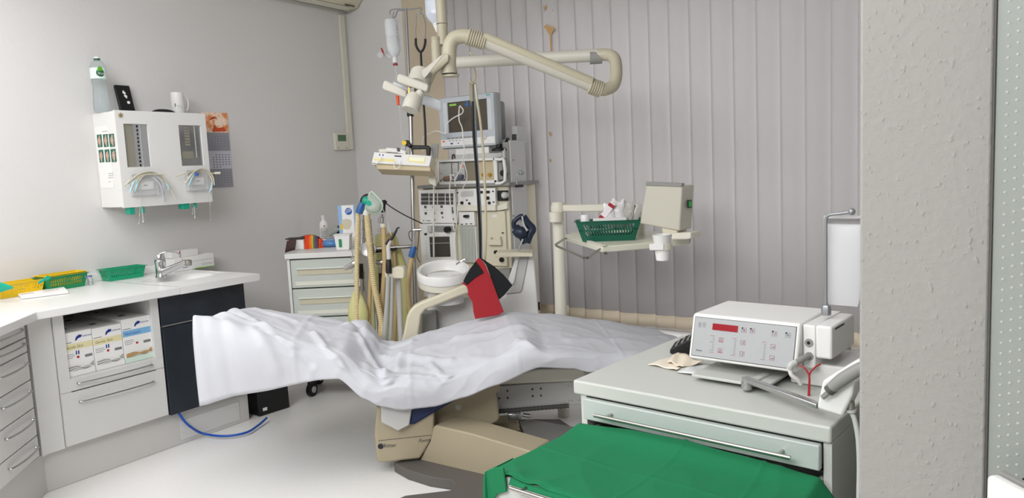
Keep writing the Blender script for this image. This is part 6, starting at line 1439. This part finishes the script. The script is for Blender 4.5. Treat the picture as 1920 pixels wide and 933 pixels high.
for x in (380, 440):
    u, v = zr(x, 278); m.m = 0
    for (x0, x1, y0, y1) in ((-.0035, .0035, .0052, .0062), (-.0035, .0035, -.006, -.0052), (-.0035, -.0027, -.006, .006), (.0027, .0035, -.006, .006), (-.0004, .0004, -.002, .003)): PD.rect(m, u + x0, u + x1, v + y0, v + y1, .002, .0026)
sub('marking', m, [M['gink'], mat('pink_line', '#a8606a', .6)], fp_)
u, v = zr(322, 622); m = MB(); text(m, 'Aseptico' if False else 'Austria', PD, u, v, .0065, .0027, shear=.2); sub('lettering', m, M['ink'], fp_, fix=False)
# pump part right of the panel
j0, j1 = kl(1504, 615, VT), kl(1529, 690, VT)
build('socket_column', MB(K).box(u1_ + .001, kl(1530, 640, .25).x, .245, dep, zb3 + .005, zt3 - .004), M['white'], t, bevel=.004)
us0, us1 = kl(1530, 645, .24).x, kl(1561, 645, .24).x
pz0, pz1 = kl(1545, 673, .235).z, kl(1545, 611, .235).z
build('pump_head', MB(K).box(us0, us1, .235, .42, pz0, pz1), M['white'], t, bevel=.006, seg=3)
build('lower_housing', MB(K).box(u1_ - .045, us1 + .02, .28, dep, KZ + .001, zb3 + .01), M['white'], t, bevel=.005)
build('pump_slot', MB(K).box(us1 - .0005, us1 + .001, .26, .33, pz1 - .012, pz1 - .008), M['black'], t)
PJ = Plane(K @ V3(0, .245, 0), K.to_3x3() @ V3(1, 0, 0), (0, 0, 1))
for k, (px, py) in enumerate(((1517, 642), (1517.5, 667))):
    c_ = PJ.pt(px, py); build('socket', MB().lathe([(.004, .0015), (.0045, .004), (.010, .004), (.0105, 0)], c_, PJ.n, 22), M['mgray'], t); build('socket_hole', MB().lathe([(0, .003), (.005, .003), (.005, .0005)], c_, PJ.n, 16), M['black'], t)
plug = MB().tube([PJ.pt(1517, 667, .004), PJ.pt(1512, 668, .03), PJ.pt(1505, 672, .05)], [.0075, .0085, .007], 14, 4); build('plug', plug, M['mgray'], t)
build('plug_collar', MB().tube([PJ.pt(1505, 671, .05), PJ.pt(1499, 674, .06), PJ.pt(1497, 681, .06)], .008, 12, 4), M['lgray'], t)
build('cable', MB().tube([PJ.pt(1497, 681, .06), PJ.pt(1500, 692, .06), PJ.pt(1508, 702, .05), PJ.pt(1512, 712, .04)], .0055, 10, 5), M['white'], t)
build('red_wire', MB().tube([PJ.pt(1511, 676, .05), PJ.pt(1520, 680, .05), PJ.pt(1529, 692, .05), PJ.pt(1531, 708, .05), PJ.pt(1530, 744, .05)], .0022, 8, 5), M['red'], t)
build('red_wire', MB().tube([PJ.pt(1546, 677, .03), PJ.pt(1540, 680, .04), PJ.pt(1532, 690, .05), PJ.pt(1530, 708, .05), PJ.pt(1528, 742, .05)], .0022, 8, 5), M['red'], t)
# stand plate and foot under the unit
build('stand_plate', MB(K).box(u0_ + .03, u1_ - .06, .16, .42, KZ + .012, KZ + .020), M['greenw'], t, bevel=.002)
build('rear_foot', MB(K).box(u0_ + .02, u1_ - .045, .36, dep, KZ + .0, zb3 + .004), M['greenw'], t, bevel=.003)
# aluminium arm and handpiece holder
ZA = .885
a0_ = onz(1405, 720, KZ + .012); 
t = thing('handpiece_arm', 'aluminium swing arm carrying a white handpiece holder wedge beside the motor', 'handpiece holder', K @ V3(.6, .05, KZ))
J = onz(1400, 713, KZ + .03)
build('joint', MB().lathe([(.013, -.022), (.014, -.02), (.014, -.004), (.011, -.002), (.012, .0), (.012, .008), (0, .009)], J, n=24), M['handle'], t)
b_ = onz(1536, 762, KZ + .032)
b2_ = onz(1438, 695, KZ + .03)
def flat(name, a, b, w, z0, z1, mm):
    d = (b - a); d.z = 0; d.normalize(); n = V3(-d.y, d.x, 0) * w; return build(name, MB().prism([V3(a.x, a.y, z0) - n, V3(b.x, b.y, z0) - n, V3(b.x, b.y, z0) + n, V3(a.x, a.y, z0) + n], (0, 0, z1 - z0)), mm, t, bevel=.004, seg=3)
flat('long_link', J, b_, .010, KZ + .026, KZ + .04, M['handle']); flat('short_link', J, b2_, .011, KZ + .012, KZ + .026, M['greenw'])
wd_ = lambda pts: zp(pts, 1480, 560, 3.886)
vW = -.02
PW2 = Plane(K @ V3(0, -.03, 0), hdir(-7.4), (0, 0, 1))
w0 = wd_([(240, 598), (490, 448), (560, 455), (560, 560), (470, 620), (460, 700), (385, 862), (200, 802), (205, 760)])
slab('holder_wedge', PW2, w0, -.06, 0, M['white'], t, bevel=.006, seg=3)
hp = build('handpiece', MB().tube([PW2.pt(*wd_([p])[0], .012) for p in ((312, 645), (400, 575), (520, 500), (570, 480))], [.0115, .014, .013, .012], 20, 5), M['mgray'], t)
sub('nozzle', MB().tube([PW2.pt(*wd_([p])[0], .014) for p in ((258, 706), (300, 672), (320, 655))], [.0055, .006, .008], 16, 3), M['steel'], hp)
sub('collar', MB().tube([PW2.pt(*wd_([p])[0], .012) for p in ((300, 660), (325, 638))], [.012, .0125], 18), M['dgray'], hp)
build('cable_plug', MB().tube([PW2.pt(*wd_([p])[0], -.02) for p in ((430, 765), (428, 820))], [.007, .0085], 14), M['steel'], t); build('plug_ring', MB().tube([PW2.pt(*wd_([p])[0], -.02) for p in ((428, 822), (430, 842))], [.0115, .0105], 14), M['lgray'], t)
build('cable', MB().tube([PW2.pt(*p, -.02) for p in ((1591, 776), (1598, 795), (1604, 830), (1606, 880), (1605, 940))], .0055, 10, 6), M['lgray'], t)
# saline bag pole
t = thing('bag_pole', 'thin grey bent steel bag pole rising from the back of the surgical motor', 'pole', kp(1549, 588, .33))
PH = Plane(K @ V3(0, .33, 0), hdir(-7.4), (0, 0, 1))
build('nut', MB().lathe([(.012, 0), (.0125, .004), (.0125, .02), (.010, .026), (.008, .026)], V3(*PH.pt(1549, 590)), n=6), M['dsteel'], t)
build('rod', MB().tube([PH.pt(*p) for p in ((1549, 586), (1548.5, 500), (1548.5, 420), (1549.5, 408), (1556, 402.5), (1575, 400), (1592, 397.5))], .0042, 12, 6), M['dsteel'], t); build('hook_knob', MB().ball(PH.pt(1597, 396.5), .009), M['dsteel'], t)
t = tag(build('saline_bag', MB().grid(lambda s, tt: PH.P(0, 0, -.02) + PH.u * 0 + (PH.pt(1576, 575) - PH.P(0, 0)) + PH.u * (.048 * math.cos(2 * PI * s)) * (1 - .25 * (1 - tt) ** 6) + PH.n * .014 * math.sin(2 * PI * s) * math.sin(PI * min(1, tt * 1.1)) ** .5 + V3(0, 0, .235 * tt), 28, 16), mat('cloudy_film', '#f2f3f5', .3, trans=0, alpha=.4)), 'transparent saline bag hanging empty behind the right pole', 'saline bag')
# foot pedal, papers, pouch
pa = onz(1262, 664, KZ); T = frame((pa.x, pa.y, KZ + .001), KA + .35)
t = thing('foot_pedal', 'black ribbed wedge-shaped foot pedal lying left of the surgical motor', 'pedal', T.translation)
build('pedal_base', MB(T).prism([(-.01, 0, .0), (-.01, 0, .014), (.13, 0, .095), (.13, 0, 0)], (0, .10, 0)), M['black'], t, bevel=.004)
for k in range(6): build('rib', MB(T).prism([(.006 + k * .018, .004, .0225 + k * .0104), (.012 + k * .018, .004, .026 + k * .0104), (.012 + k * .018, .004, .029 + k * .0104), (.006 + k * .018, .004, .0255 + k * .0104)], (0, .09, 0)), M['mgray'], t)
def paper(px, lab, mm, dz, curl=.004):
    q = [onz(x, y, KZ + dz) for x, y in px]
    f = lambda s, tt: (q[0].lerp(q[1], s)).lerp(q[3].lerp(q[2], s), tt) + V3(0, 0, curl * (math.sin(s * 5 + tt * 3) ** 2))
    return tag(build('paper_pouch', MB().grid(f, 14, 8), mm, solid=.0008), lab, 'pouch')
paper([(1214, 683), (1270, 695), (1300, 676), (1266, 668)], 'flat tan paper pouch at the left below the foot pedal', mat('kraft_white', '#e6dccb', .7), .003)
paper([(1250, 678), (1278, 690), (1320, 680), (1272, 660)], 'upper creased tan paper pouch touching the motor unit', mat('kraft_white2', '#e2d6c2', .7), .009, .006)
paper([(1268, 697), (1392, 722), (1420, 700), (1300, 680)], 'clear and white sterile pouch lying in front of the motor unit', mat('clear_pouch', '#eef0ee', .25, alpha=.8), .004, .005)
# white roll behind
c_ = onz(1602, 655, KZ + .03)

# ------------------------------------------------------------ GROUPS
for o in bpy.data.objects:
    if o.parent or 'category' not in o: continue
    c, l = o['category'], o['label']
    if c == 'glove box' and 'shelf' in l: o['group'] = 'glove boxes in the open shelf'
    elif c == 'basket' and 'tray' not in l: o['group'] = 'plastic baskets along the worktop'
    elif c == 'vial': o['group'] = 'small vials on the worktop'
    elif c == 'carton': o['group'] = 'cartons behind the tap'
    elif c == 'breathing bag': o['group'] = 'breathing bags beside the drawer cart'
    elif c == 'tubing holder': o['group'] = 'tubing holders on the wall cabinet'
    elif c == 'pouch' and 'tray basket' in l: o['group'] = 'crinkled pouches in the tray basket'
    elif c == 'pouch' and 'pouch' in l and ('foot pedal' in l or 'motor unit' in l): o['group'] = 'sterile pouches on the surgery cabinet'
